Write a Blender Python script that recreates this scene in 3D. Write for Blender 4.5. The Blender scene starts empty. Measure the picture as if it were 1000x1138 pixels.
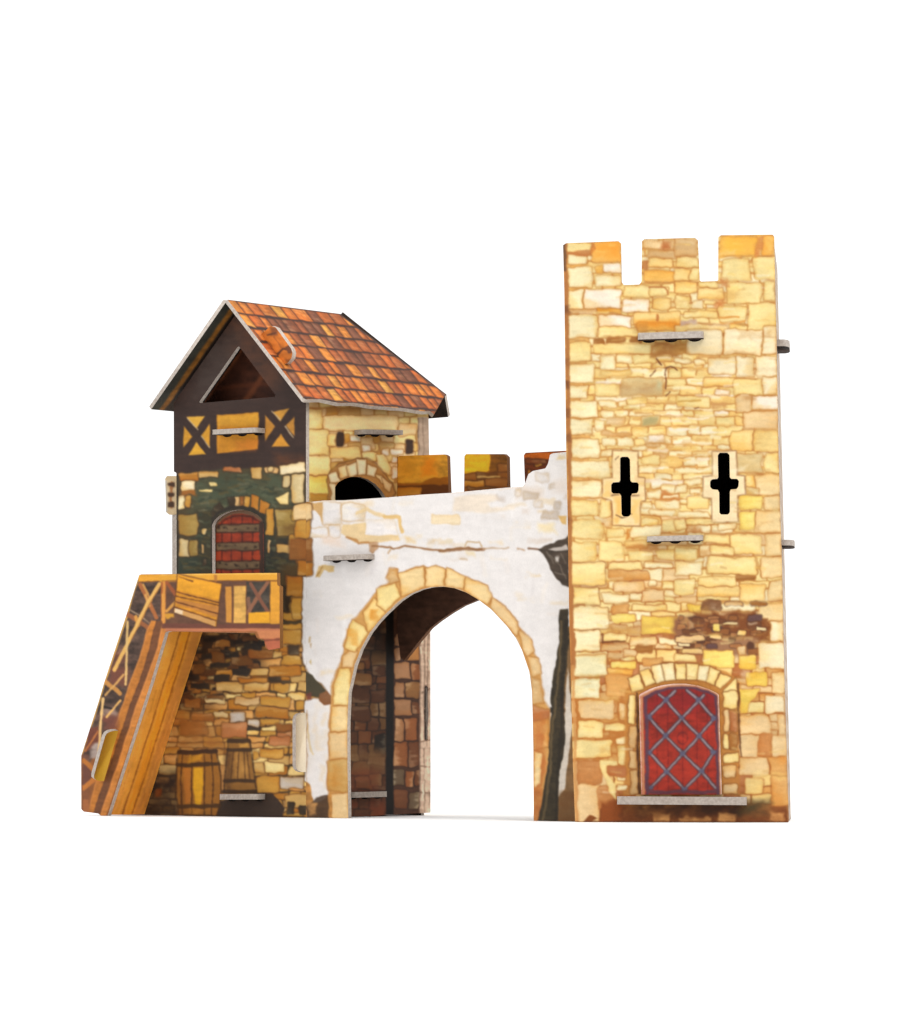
import bpy, math, random
import numpy as np
from mathutils import Vector
from mathutils.geometry import tessellate_polygon

# ------------------------------------------------------------------ set-up
S = 0.0003                       # metres per model unit (grey board is 5 units = 1.5 mm)
D, HY, CX, HC = 4200.0, 843.0, 500.0, 65.4      # camera distance, horizon, centre, eye height
T = 5.0
ANG = math.radians(42)
cA, sA = math.cos(ANG), math.sin(ANG)
CAM = np.array([0.0, -D, HC])
scn = bpy.context.scene
COL = scn.collection

def V3(*a): return np.array(a, float)
def nrm(v): return v / np.linalg.norm(v)
def proj(P):
    P = np.atleast_2d(P); k = D / (P[:, 1] + D)
    return np.stack([CX + P[:, 0] * k, HY - (P[:, 2] - HC) * k], 1)

class Plane:                     # a plane drawn on in elevation coordinates
    def __init__(s, o, n): s.o = np.array(o, float); s.n = nrm(np.array(n, float))
    def to3(s, p):
        p = np.atleast_2d(np.array(p, float))
        d = np.stack([(p[:, 0] - CX) / D, np.ones(len(p)), (HY - p[:, 1]) / D], 1)
        t = ((s.o - CAM) @ s.n) / (d @ s.n)
        return CAM + d * t[:, None]
    def off(s, k): return Plane(s.o + s.n * k, s.n)
    def gnd(s, x):               # elevation point where the plane meets the table at x
        dx = (x - CX) / D
        a = ((s.o - CAM)[:2] @ s.n[:2]) / (dx * s.n[0] + s.n[1])
        return (x, HY + HC * D / a)
class UV:                        # a plane with its own u, v axes
    def __init__(s, o, u, v, n): s.o, s.u, s.v, s.n = np.array(o, float), nrm(np.array(u, float)), nrm(np.array(v, float)), nrm(np.array(n, float))
    def to3(s, p):
        p = np.atleast_2d(np.array(p, float))
        return s.o + p[:, :1] * s.u + p[:, 1:2] * s.v

# ------------------------------------------------------------------ noise and the print painter
_tab = np.random.RandomState(7).rand(256, 256)
def vnoise(X, Y, wl, seed=0, wy=None):
    x = X / wl + seed * 17.31; y = Y / (wy or wl) + seed * 9.77
    i = np.floor(x).astype(int); j = np.floor(y).astype(int)
    fx = x - i; fy = y - j
    fx = fx * fx * (3 - 2 * fx); fy = fy * fy * (3 - 2 * fy)
    g = lambda a, b: _tab[a & 255, b & 255]
    return (g(i, j) * (1 - fx) + g(i + 1, j) * fx) * (1 - fy) + (g(i, j + 1) * (1 - fx) + g(i + 1, j + 1) * fx) * fy - .5
def sst(a, b, x):
    t = np.clip((x - a) / (b - a), 0, 1); return t * t * (3 - 2 * t)
def rgb(c): return np.array(c, float) / 255.0

K = dict(
 c=(252,235,186), p=(250,235,212), g=(248,212,134), o=(246,186,88), y=(250,224,152), Y=(244,206,92), yy=(249,221,118),
 t=(222,180,122), b=(170,112,52), d=(232,165,62), q=(248,229,186), e=(240,204,148), l=(228,198,138), m=(244,232,184),
 r=(206,138,76), s=(226,166,92), k=(132,78,38), n=(96,58,34), h=(248,216,156), w=(240,233,229), v=(190,120,70),
 G=(205,150,62), H=(188,122,40), I=(150,92,38), J=(116,72,32), L=(62,48,32), M=(214,170,98), N=(206,192,178), O=(166,134,66),
 P=(222,196,142), Q=(40,30,24), R=(72,76,54), Z=(120,62,26), X=(92,48,24), B=(138,92,58), F=(80,62,44))

class Art:
    def __init__(s, X, Y, seed=1):
        s.X, s.Y = X, Y; s.C = np.ones(X.shape + (3,)); s.R = random.Random(seed); s.seed = seed
        s.wx = vnoise(X, Y, 13, seed) * 2.2 + vnoise(X, Y, 4.5, seed + 3) * 1.3
        s.wy = vnoise(X, Y, 13, seed + 1) * 1.8 + vnoise(X, Y, 4.5, seed + 5) * 1.2
        s.n1 = vnoise(X, Y, 16, seed + 7) + .6 * vnoise(X, Y, 6, seed + 8)
        s.n2 = vnoise(X, Y, 9, seed + 11, 3.2) + .7 * vnoise(X, Y, 3, seed + 12, 1.8)
        s.n3 = vnoise(X, Y, 2.2, seed + 15); s.n4 = vnoise(X, Y, 15, seed + 21, 2.6)
        s.ox = s.oy = 0; s.sc = 1
    def frame(s, ox, oy, sc): s.ox, s.oy, s.sc = ox, oy, sc; return s
    def pt(s, p): return np.array([(s.ox + a / s.sc, s.oy + b / s.sc) for a, b in p])
    def fill(s, c, var=.05):
        s.C[:] = rgb(c); s.C *= (1 + var * (s.n1 + s.n2))[..., None]
    def win(s, pts, pad):
        x0, y0 = pts.min(0) - pad; x1, y1 = pts.max(0) + pad
        xs, ys = s.X[0], s.Y[:, 0]
        a, b = np.searchsorted(xs, [x0, x1]); 
        if ys[0] < ys[-1]: c, d = np.searchsorted(ys, [y0, y1])
        else: c, d = len(ys) - np.searchsorted(ys[::-1], [y1, y0])
        if b <= a or d <= c: return None
        return (slice(c, d), slice(a, b))
    def sdf(s, pts, w, warp):
        x = s.X[w] + s.wx[w] * warp; y = s.Y[w] + s.wy[w] * warp
        dm = np.full(x.shape, 1e9); ins = np.zeros(x.shape, bool); n = len(pts)
        for i in range(n):
            ax, ay = pts[i]; bx, by = pts[(i + 1) % n]
            ex, ey = bx - ax, by - ay; L = ex * ex + ey * ey + 1e-9
            t = np.clip(((x - ax) * ex + (y - ay) * ey) / L, 0, 1)
            dm = np.minimum(dm, (x - ax - t * ex) ** 2 + (y - ay - t * ey) ** 2)
            if ay != by:
                ins ^= ((ay > y) != (by > y)) & (x < (bx - ax) * (y - ay) / (by - ay) + ax)
        dm = np.sqrt(dm); return np.where(ins, -dm, dm)
    def mix(s, w, col, a):
        s.C[w] = s.C[w] * (1 - a[..., None]) + col * a[..., None]
    def poly(s, pts, col, a=1.0, soft=.8, warp=1.0, r=0., out=None, ow=1.0, oa=.6, var=.05, rim=.0, tint=None, raw=False):
        pts = np.array(pts, float) if raw else s.pt(pts)
        w = s.win(pts, 6)
        if w is None: return
        d = s.sdf(pts, w, warp) - r
        if out is not None:
            s.mix(w, rgb(out), oa * np.clip(.92 + 1.0 * s.n1[w] + .5 * s.n4[w], .3, 1) * (1 - sst(ow - .8, ow + 1.1, d + .9 * s.n1[w])))
        c = rgb(col) * (1 + var * (1.0 * s.n1[w] + .9 * s.n2[w] + .5 * s.n3[w] + .9 * s.n4[w]))[..., None]
        if rim:                                     # loose brush washes inside the stone
            x0, y0 = pts.min(0); x1, y1 = pts.max(0); th = s.R.uniform(0, 6.28)
            gx = (s.X[w] - (x0 + x1) / 2) / (x1 - x0 + 1); gy = (s.Y[w] - (y0 + y1) / 2) / (y1 - y0 + 1)
            gg = gx * math.cos(th) + gy * math.sin(th)
            k = (s.R.uniform(.1, .55) * sst(-.05, .6, gg + .55 * s.n1[w] + .4 * s.n4[w]))[..., None]; c = c * (1 - k) + c * np.array([.92, .80, .56]) * k
            k = (s.R.uniform(.0, .5) * sst(.0, .55, -gg + .6 * s.n4[w] + .4 * s.n2[w]))[..., None]; c = c * (1 - k) + (c * .55 + np.array([.45, .43, .36])) * k
        if tint is not None:
            k = np.clip(.35 + 1.1 * s.n1[w], 0, .75)[..., None]; c = c * (1 - k) + rgb(tint) * k
        if rim:
            k = (rim * sst(-3.2, -.1, d + 1.2 * s.n2[w]))[..., None]; c = c * (1 - k) + c * np.array([.86, .70, .46]) * k
        s.mix(w, c, a * (1 - sst(-soft, soft, d)))
    def box(s, x0, y0, x1, y1, col, j=.7, **k):
        q = s.pt([(x0, y0), (x1, y0), (x1, y1), (x0, y1)])
        h = min(abs(q[2][1] - q[0][1]), abs(q[2][0] - q[0][0])); r = min(1.8, h * .3)
        q += np.array([(r, r), (-r, r), (-r, -r), (r, -r)])
        s.poly(s.loose(q, j), col, r=r, raw=True, **k)
    def loose(s, q, j):
        o = []
        for i in range(4):
            a, b = q[i], q[(i + 1) % 4]; L = np.hypot(*(b - a))
            o.append(a + (s.R.uniform(-j, j), s.R.uniform(-j, j)))
            if L > 9:
                for f in ((.5,) if L < 22 else (.33, .68)): o.append(a + (b - a) * f + (s.R.uniform(-j, j) * .8, s.R.uniform(-j, j) * .9))
        return np.array(o)
    def stones(s, txt, out=(178,112,50), **k):
        for e in txt.split(';'):
            f = e.split()
            if len(f) < 5: continue
            c = np.array(K[f[4]], float) * (1 + s.R.uniform(-.025, .02))
            s.box(*[float(v) for v in f[:4]], c, out=out, **{**dict(rim=.26, oa=.7, ow=1.1, warp=1.25), **k})
    def polys(s, txt, out=(196,132,66), **k):
        for e in txt.split(';'):
            f = e.split()
            if len(f) < 7: continue
            v = [float(a) for a in f[1:]]
            s.poly(list(zip(v[::2], v[1::2])), K[f[0]], out=out, **{**dict(rim=.22, r=.6), **k})
    def stroke(s, pts, wd, col, a=1., soft=.7, warp=1., raw=False):
        pts = np.array(pts, float) if raw else s.pt(pts)
        w = s.win(pts, wd + 4)
        if w is None: return
        x = s.X[w] + s.wx[w] * warp; y = s.Y[w] + s.wy[w] * warp; dm = np.full(x.shape, 1e9)
        for (ax, ay), (bx, by) in zip(pts[:-1], pts[1:]):
            ex, ey = bx - ax, by - ay
            t = np.clip(((x - ax) * ex + (y - ay) * ey) / (ex * ex + ey * ey + 1e-9), 0, 1)
            dm = np.minimum(dm, np.hypot(x - ax - t * ex, y - ay - t * ey))
        c = rgb(col) * (1 + .06 * s.n1[w])[..., None]
        s.mix(w, c, a * (1 - sst(wd / 2 - soft, wd / 2 + soft, dm + .5 * s.n2[w])))
    def wash(s, pts, col, a=.6, soft=6, raw=False, grain=.5):
        pts = np.array(pts, float) if raw else s.pt(pts)
        w = s.win(pts, soft + 6)
        if w is None: return
        d = s.sdf(pts, w, 2.5)
        k = a * (1 - sst(-soft, soft, d)) * np.clip(1 + grain * 2 * (s.n1[w] + .4 * s.n2[w]), .15, 1.4)
        s.mix(w, rgb(col), np.clip(k, 0, 1))
    def rect(s, x0, y0, x1, y1, col, **k): s.wash([(x0, y0), (x1, y0), (x1, y1), (x0, y1)], col, **k)
    def masonry(s, x0, y0, x1, y1, hr, lr, pal, out, raw=True, oa=.5, prob=1., gap=.6, **k):
        y = y0
        while y < y1:
            h = s.R.uniform(*hr); x = x0 - s.R.uniform(0, lr[0])
            while x < x1:
                l = s.R.uniform(*lr); dy = s.R.uniform(-.8, .8)
                if s.R.random() < prob:
                    c = np.array(K[s.R.choice(pal)], float) * s.R.uniform(.95, 1.03)
                    g = gap; r = min(1.8, h * .3)
                    q = np.array([(x + g + r, y + g + r + dy), (x + l - g - r, y + g + r + dy), (x + l - g - r, y + h - g - r + dy), (x + g + r, y + h - g - r + dy)])
                    s.poly(s.loose(q, .8), c, r=r, raw=True, out=out, oa=oa, ow=.9, rim=.2, **k)
                x += l
            y += h

# ------------------------------------------------------------------ materials
def nodes(name):
    m = bpy.data.materials.new(name); m.use_nodes = True
    return m, m.node_tree.nodes, m.node_tree.links, m.node_tree.nodes['Principled BSDF']
def mat_print():
    m, N, L, B = nodes('printed_card')
    at = N.new('ShaderNodeAttribute'); at.attribute_name = 'ink'
    tc = N.new('ShaderNodeTexCoord')
    n1 = N.new('ShaderNodeTexNoise'); n1.inputs['Scale'].default_value = 1700; n1.inputs['Detail'].default_value = 3
    L.new(tc.outputs['Object'], n1.inputs['Vector'])
    mr = N.new('ShaderNodeMapRange'); mr.inputs[1].default_value = .25; mr.inputs[2].default_value = .75
    mr.inputs[3].default_value = .95; mr.inputs[4].default_value = 1.04
    L.new(n1.outputs['Fac'], mr.inputs[0])
    mx = N.new('ShaderNodeVectorMath'); mx.operation = 'MULTIPLY'
    L.new(at.outputs['Color'], mx.inputs[0]); L.new(mr.outputs[0], mx.inputs[1])
    L.new(mx.outputs[0], B.inputs['Base Color'])
    B.inputs['Roughness'].default_value = .62; B.inputs['Specular IOR Level'].default_value = .18
    n2 = N.new('ShaderNodeTexNoise'); n2.inputs['Scale'].default_value = 900; n2.inputs['Detail'].default_value = 4
    L.new(tc.outputs['Object'], n2.inputs['Vector'])
    bp = N.new('ShaderNodeBump'); bp.inputs['Strength'].default_value = .05; bp.inputs['Distance'].default_value = .0004
    L.new(n2.outputs['Fac'], bp.inputs['Height']); L.new(bp.outputs[0], B.inputs['Normal'])
    return m
def mat_noise(name, c0, c1, scale, rough=.8, stretch=None):
    m, N, L, B = nodes(name)
    tc = N.new('ShaderNodeTexCoord'); mp = N.new('ShaderNodeMapping')
    if stretch: mp.inputs['Scale'].default_value = stretch
    L.new(tc.outputs['Object'], mp.inputs[0])
    n = N.new('ShaderNodeTexNoise'); n.inputs['Scale'].default_value = scale; n.inputs['Detail'].default_value = 5
    L.new(mp.outputs[0], n.inputs['Vector'])
    r = N.new('ShaderNodeValToRGB'); e = r.color_ramp.elements
    lin = lambda c: tuple(((v / 255 + .055) / 1.055) ** 2.4 if v > 10 else v / 255 / 12.92 for v in c) + (1,)
    e[0].position = .32; e[1].position = .68; e[0].color = lin(c0); e[1].color = lin(c1)
    L.new(n.outputs['Fac'], r.inputs[0]); L.new(r.outputs[0], B.inputs['Base Color'])
    B.inputs['Roughness'].default_value = rough; B.inputs['Specular IOR Level'].default_value = .15
    bp = N.new('ShaderNodeBump'); bp.inputs['Strength'].default_value = .15; bp.inputs['Distance'].default_value = .0003
    L.new(n.outputs['Fac'], bp.inputs['Height']); L.new(bp.outputs[0], B.inputs['Normal'])
    return m
M_PRINT = mat_print()
M_EDGE = mat_noise('grey_board_edge', (166,154,144), (192,182,172), 1100)
M_IN = mat_noise('dark_inner_print', (26,18,14), (52,34,24), 160)
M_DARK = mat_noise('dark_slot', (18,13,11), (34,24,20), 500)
M_WHITE = mat_noise('white_table', (247,247,247), (249,249,249), 30, .9)
MATS = [M_PRINT, M_EDGE, M_IN, M_DARK]
INK = 1.37                        # print densities are set for this light level

def lin(c):
    c = np.clip(c, 0, 1); return np.where(c <= .04045, c / 12.92, ((c + .055) / 1.055) ** 2.4)

def mk(name, verts, faces, fm, cols, parent):
    me = bpy.data.meshes.new(name); verts = np.asarray(verts, float) * S
    me.vertices.add(len(verts)); me.vertices.foreach_set('co', verts.astype(np.float32).ravel())
    ln = np.array([len(f) for f in faces]) if not isinstance(faces, tuple) else faces[1]
    fl = np.concatenate([np.asarray(f) for f in faces]) if not isinstance(faces, tuple) else faces[0]
    me.loops.add(len(fl)); me.loops.foreach_set('vertex_index', fl.astype(np.int32))
    me.polygons.add(len(ln))
    st = np.concatenate([[0], np.cumsum(ln)[:-1]]).astype(np.int32)
    me.polygons.foreach_set('loop_start', st)
    me.polygons.foreach_set('material_index', np.asarray(fm, np.int32))
    ca = me.color_attributes.new('ink', 'FLOAT_COLOR', 'POINT')
    c4 = np.ones((len(verts), 4), np.float32); c4[:, :3] = np.minimum(lin(np.asarray(cols)) / INK, .9)
    ca.data.foreach_set('color', c4.ravel())
    for m in MATS: me.materials.append(m)
    me.update(calc_edges=True); me.validate(clean_customdata=False)
    o = bpy.data.objects.new(name, me); COL.objects.link(o)
    if parent is not None: o.parent = parent
    return o

def sheet_parts(pl, outer, holes=(), art=None, sp=.8, th=T, seed=1, gain=1., side_mat=1, back_mat=2, skip_side=None):
    loops = [np.array(outer, float)] + [np.array(h, float) for h in holes]
    mn = loops[0].min(0) - sp * 1.3; mx = loops[0].max(0) + sp * 2
    X, Y = np.meshgrid(np.arange(mn[0], mx[0], sp), np.arange(mn[1], mx[1], sp))
    dm = np.full(X.shape, 1e9); nx = X.copy(); ny = Y.copy(); ins = np.zeros(X.shape, bool)
    for lp in loops:
        for i in range(len(lp)):
            ax, ay = lp[i]; bx, by = lp[(i + 1) % len(lp)]; ex, ey = bx - ax, by - ay
            t = np.clip(((X - ax) * ex + (Y - ay) * ey) / (ex * ex + ey * ey + 1e-12), 0, 1)
            qx = ax + t * ex; qy = ay + t * ey; d = (X - qx) ** 2 + (Y - qy) ** 2
            k = d < dm; dm[k] = d[k]; nx[k] = qx[k]; ny[k] = qy[k]
            if ay != by: ins ^= ((ay > Y) != (by > Y)) & (X < ex * (Y - ay) / ey + ax)
    sn = np.sqrt(dm) < .62 * sp
    PX = np.where(sn, nx, X); PY = np.where(sn, ny, Y); ok = ins | sn
    A = Art(X, Y, seed); art(A); C = A.C
    for ax in (0, 1):                               # halftone softness of the print
        Pd = np.pad(C, [(1, 1) if i == ax else (0, 0) for i in range(3)], mode='edge'); n_ = C.shape[ax]
        C = .25 * np.take(Pd, range(0, n_), ax) + .5 * np.take(Pd, range(1, n_ + 1), ax) + .25 * np.take(Pd, range(2, n_ + 2), ax)
    idx = np.arange(X.size).reshape(X.shape)
    q = [idx[:-1, :-1], idx[:-1, 1:], idx[1:, 1:], idx[1:, :-1]]
    o4 = np.stack([ok.ravel()[a] for a in q]); cnt = o4.sum(0)
    quads = np.stack([a[cnt == 4] for a in q], 1)
    tr = []
    for m in range(4):
        k = (cnt == 3) & ~o4[m]; r = [q[j][k] for j in range(4) if j != m]; tr.append(np.stack(r, 1))
    tris = np.concatenate(tr)
    used = np.unique(np.concatenate([quads.ravel(), tris.ravel()]))
    rem = np.full(X.size, -1); rem[used] = np.arange(len(used))
    W = pl.to3(np.stack([PX.ravel()[used], PY.ravel()[used]], 1)); W[:, 2] = np.maximum(W[:, 2], 0)
    c = np.clip(C.reshape(-1, 3)[used], 0, 1)
    if gain != 1.: c = np.clip(c * gain, 0, 1)
    fl = [rem[quads].ravel(), rem[tris].ravel()]; ln = [np.full(len(quads), 4), np.full(len(tris), 3)]
    fm = [np.zeros(len(quads) + len(tris), int)]
    nv = len(used); verts = [W]; cols = [c]; mean = c.mean(0)
    flat = np.concatenate(loops); F = pl.to3(flat); F[:, 2] = np.maximum(F[:, 2], 0)
    tri = tessellate_polygon([[Vector((p[0], p[1], 0)) for p in lp] for lp in loops])
    tri = np.array(tri)
    for off, mi in ((.35, 0), (th, back_mat)):
        verts.append(F - pl.n * off); cols.append(np.tile(mean, (len(F), 1)))
        fl.append((tri + nv).ravel()); ln.append(np.full(len(tri), 3)); fm.append(np.full(len(tri), mi)); nv += len(F)
    verts += [F, F - pl.n * th]; cols += [np.tile(mean * .9, (2 * len(F), 1))]
    b = 0; ql = []; qm = []
    for li, lp in enumerate(loops):
        n = len(lp)
        for i in range(n):
            j = (i + 1) % n
            if skip_side and skip_side(lp[i], lp[j]): continue
            qm.append(side_mat(lp[i], lp[j]) if callable(side_mat) else side_mat)
            ql.append((nv + b + i, nv + b + j, nv + len(F) + b + j, nv + len(F) + b + i))
        b += n
    ql = np.array(ql); fl.append(ql.ravel()); ln.append(np.full(len(ql), 4)); fm.append(np.array(qm))
    return np.concatenate(verts), np.concatenate(fl), np.concatenate(ln), np.concatenate(fm), np.concatenate(cols)
def join(parts):
    vs, fs, ls, ms, cs = [], [], [], [], []; n = 0
    for v, f, l, m, c in parts:
        vs.append(v); fs.append(np.asarray(f) + n); ls.append(l); ms.append(m); cs.append(c); n += len(v)
    return np.concatenate(vs), np.concatenate(fs), np.concatenate(ls), np.concatenate(ms), np.concatenate(cs)
def build(name, parts, parent):
    v, f, l, m, c = join(parts)
    return mk(name, v, (f, l), m, c, parent)
def prism_parts(poly, vec, cap=1, side=1, cap2=None, col=(200,180,150)):
    poly = np.asarray(poly, float); n = len(poly)
    v = np.concatenate([poly, poly + vec])
    o = poly.mean(0)                                        # fan-free caps through tessellation
    a = nrm(poly[1] - poly[0]); nn = nrm(np.cross(a, poly[2] - poly[0]) + 1e-12); b = np.cross(nn, a)
    tri = np.array(tessellate_polygon([[Vector(((p - o) @ a, (p - o) @ b, 0)) for p in poly]]))
    q = np.array([(i, (i + 1) % n, n + (i + 1) % n, n + i) for i in range(n)])
    f = np.concatenate([tri.ravel(), (tri + n).ravel(), q.ravel()])
    l = np.concatenate([np.full(2 * len(tri), 3), np.full(n, 4)])
    m = np.concatenate([np.full(len(tri), cap), np.full(len(tri), cap if cap2 is None else cap2), np.array(side) if isinstance(side, list) else np.full(n, side)])
    return v, f, l, m, np.tile(rgb(col), (2 * n, 1))

# ------------------------------------------------------------------ planes of the model
UF = V3(cA, -sA, 0); NF = V3(-sA, -cA, 0); US = V3(sA, cA, 0); NS = V3(cA, -sA, 0); UP = V3(0, 0, 1)
O = V3(-160, 0, 0)
FP = Plane(O, NF)                                  # front sheet: house gable and gate wall
SP = Plane(O - NS * .8, NS)                        # house side wall
BP = FP.off(60)                                    # balcony and stair sheet
RP = FP.off(-150)                                  # rear parapet
def at_depth(x, Y): return V3((x - CX) * (Y + D) / D, Y, 0)
TL0, TR0 = at_depth(637, -292), at_depth(876.4, -314.8)
UT = nrm(TR0 - TL0); NT = V3(UT[1], -UT[0], 0); UB = -NT
TP = Plane(TL0, NT)

castle = bpy.data.objects.new('model_castle', None); COL.objects.link(castle)
castle.empty_display_size = .02
castle['label'] = 'cardboard model of a medieval gate with tiled house, white arch and yellow stone tower'
castle['category'] = 'model castle'

# ------------------------------------------------------------------ TOWER
def art_tower(A):
    A.fill((224,172,98), .12)
    A.rect(620, 255, 880, 330, (240,180,90), a=.5, soft=25)
    A.rect(620, 700, 880, 920, (190,118,52), a=.95, soft=45, grain=.3)
    A.masonry(655, 262, 865, 560, (6, 12), (12, 30), 'cyygyc', (184,118,56), oa=.65)
    A.masonry(650, 560, 872, 690, (8, 15), (16, 36), 'yygcye', (178,110,48), oa=.7)
    A.masonry(650, 690, 876, 885, (8, 16), (12, 30), 'estgevy', (150,84,36), oa=.75)
    # streaky courses in the middle
    for _ in range(230):
        x = A.R.uniform(662, 815); y = A.R.uniform(395, 560); l = A.R.uniform(6, 26)
        if x + l > 836 or (y > 500 and x < 716): continue
        c = A.R.choice([K['c'], K['p'], K['y'], K['q'], (214,160,92), (220,172,104), (236,190,110), (250,214,130)])
        dy = A.R.uniform(-1.2, 1.2)
        A.stroke([(x, y), (x + l / 2, y + dy), (x + l, y + dy * .3)], A.R.uniform(1.4, 4.2), c, a=A.R.uniform(.5, .9), soft=.9, raw=True)
    A.frame(625, 260, 7.692)
    A.stones('35 75 255 160 y;250 65 495 240 o;50 180 210 260 c;55 285 250 455 c;355 262 495 335 p;275 360 495 450 c;285 275 345 340 o;50 480 170 640 c;190 475 500 635 p;300 640 505 680 d;60 650 290 685 t;525 445 745 540 y;525 560 735 665 p;770 550 930 640 g;740 450 900 530 y;610 670 1000 765 g;310 700 585 790 p;50 695 295 880 c;310 800 640 880 y;640 765 1010 830 o')
    A.stones('690 50 860 130 e;720 135 980 200 t;740 215 945 290 g;690 230 740 310 r;690 320 1100 405 o;860 45 1000 130 t')
    A.stones('380 885 545 935 b;265 890 365 935 b;575 885 680 930 b', oa=.3)
    A.poly([(250,70),(275,80),(285,130),(250,180),(215,190),(40,180),(40,160),(240,130)], (190,110,55), a=.7)
    A.rect(260, 80, 480, 220, (248,150,40), a=.45, soft=5); A.rect(640, 740, 1000, 800, (245,150,40), a=.5, soft=3)
    A.stroke([(815,690),(815,740)], 3, (190,110,50), .8)
    A.stroke([(740,450),(870,455),(905,520)], 1.6, (190,120,65), .9)
    A.rect(840, 60, 920, 120, (190,110,55), a=.7, soft=3)
    A.frame(750, 260, 7.692)
    A.stones('0 40 190 185 t;15 200 190 280 y;0 300 125 400 g;130 295 205 395 y;0 415 185 505 g;195 470 410 560 g;200 415 360 460 y;0 530 120 640 y;145 575 240 640 c;255 570 345 605 y;75 665 370 715 y;380 615 610 750 y;380 20 690 180 o;745 20 845 175 o;400 215 645 395 y;680 195 850 390 y;440 415 730 590 y;755 410 855 570 y;630 600 860 830 y;465 780 620 840 y;0 780 445 840 g')
    A.stones('310 845 455 880 b;475 825 655 870 b;240 850 290 880 b', oa=.3)
    A.rect(370, 10, 700, 180, (250,190,70), a=.55, soft=6); A.rect(690, 20, 740, 185, (215,135,65), a=.7, soft=2)
    A.rect(385, 375, 450, 460, (200,125,70), a=.8, soft=3); A.rect(340, 555, 400, 620, (215,130,65), a=.8, soft=3)
    A.rect(45, 740, 185, 775, (205,170,145), a=.8, soft=1.5)
    A.stroke([(380,710),(540,712)], 2.2, (220,150,70), .9); A.stroke([(380,755),(480,775),(600,745)], 2, (220,150,70), .8)
    A.frame(625, 380, 7.692)
    A.stones('55 10 240 165 y;45 190 270 350 c;45 380 220 475 c;60 505 300 640 c;70 660 255 790 c;70 825 310 985 c')
    A.stones('265 20 740 95 y;320 120 435 230 c;455 115 590 180 c;600 110 800 180 y;330 240 580 285 g;290 365 495 460 y;510 310 860 460 l;320 500 465 555 c;480 505 550 545 c;560 480 730 540 y;330 590 430 640 c;670 635 840 715 l;370 640 520 700 e;280 665 350 760 c;340 770 590 805 t;340 830 455 895 c;475 820 610 895 c;625 830 710 880 y;735 800 860 865 p;720 870 820 905 t;780 950 880 990 t;330 930 415 980 c', out=(190,130,66), oa=.65)
    A.rect(520, 390, 850, 455, (196,160,110), a=.6, soft=3); A.rect(680, 655, 830, 705, (180,165,110), a=.7, soft=2)
    A.rect(800, 350, 850, 420, (190,190,150), a=.6, soft=3)
    A.rect(740, 0, 1000, 130, (170,110,50), a=.75, soft=4)
    for q in ([(745,295),(790,240)], [(805,145),(840,205)], [(870,230),(920,210),(980,245)], [(875,270),(895,330),(885,400)], [(885,235),(875,290)], [(890,465),(925,430)]):
        A.stroke(q, 1.2, (110,60,35), .9)
    A.frame(750, 380, 7.692)
    A.stones('100 -105 400 105 q;415 -105 740 105 q;755 -130 868 95 q;290 135 520 270 q;530 130 680 295 q;700 120 870 285 q;250 305 515 375 g;500 315 740 450 y;755 300 872 445 q;520 460 650 600 e;660 460 878 575 p;590 600 882 745 e;480 760 665 930 g;680 760 882 935 g;0 140 130 180 c;160 145 265 190 c;20 470 290 560 y;330 590 460 640 p;350 410 470 450 p')
    A.rect(310, 510, 440, 565, (205,150,90), a=.8, soft=2); A.rect(0, -10, 110, 100, (180,120,50), a=.7, soft=4)
    A.stroke([(40,510),(210,500)], 2.5, (200,150,70), .8); A.stroke([(170,570),(200,560)], 1.4, (110,60,30), .8)
    A.frame(625, 500, 7.692)
    A.stones('70 95 405 240 c;75 265 325 400 c;85 430 305 560 y;85 600 345 755 y;85 790 285 950 y;310 780 515 950 y;330 425 410 570 y;360 580 425 665 e;375 670 535 740 y;590 650 840 740 c;540 780 720 840 g;555 870 770 945 y;800 860 1010 935 y;720 350 835 415 c;840 305 1000 360 c;860 380 1000 410 e;790 430 1000 500 c;670 450 760 500 c;740 520 960 565 c;665 590 810 640 y;850 600 1000 690 y;680 50 830 120 y', out=(196,128,60))
    A.rect(840, 370, 1010, 425, (205,130,65), a=.8, soft=1.5); A.stroke([(870,400),(980,390)], 2.4, K['c'], .9)
    A.rect(560, 660, 590, 760, (215,140,60), a=.8, soft=2); A.rect(540, 815, 830, 860, (195,125,55), a=.7, soft=2.5)
    fr = [(430,15),(640,15),(645,235),(705,240),(700,430),(660,435),(655,645),(435,640),(425,430),(345,405),(345,250),(430,240)]
    A.poly(fr, (252,222,166), out=(160,112,68), ow=1.4, oa=.9, warp=.5)
    A.rect(440, 400, 500, 630, (250,196,108), a=.7, soft=3); A.rect(600, 420, 650, 620, (250,200,115), a=.7, soft=3); A.rect(350, 260, 410, 400, (248,205,125), a=.7, soft=2)
    for q in ([(455,555),(510,580),(600,545)], [(460,85),(490,60)], [(420,390),(480,385)], [(590,390),(650,385)]): A.stroke(q, 1.2, (90,60,40), .8)
    A.frame(750, 500, 7.692)
    A.stones('530 35 745 190 l;770 30 887 195 y;610 215 680 320 g;690 215 897 380 h;550 395 745 510 yy;765 395 900 510 h;545 530 685 685 yy;695 530 905 700 h;370 635 510 680 c;470 725 735 885 y;770 720 910 905 h;250 730 460 800 y;300 830 490 900 y;270 925 700 1060 y;730 920 920 1085 h;100 390 295 500 y;35 530 300 575 c;0 600 100 680 y;110 590 330 640 y;0 840 190 930 y;75 255 215 300 c;0 300 95 360 c;120 325 215 365 c;600 325 720 385 l')
    A.rect(100, 650, 220, 720, (190,115,50), a=.8, soft=2.5); A.rect(190, 850, 300, 920, (200,135,65), a=.6, soft=3)
    fr = [(325,20),(520,15),(525,220),(590,225),(595,380),(530,385),(530,610),(320,615),(320,410),(245,400),(240,235),(325,230)]
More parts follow.
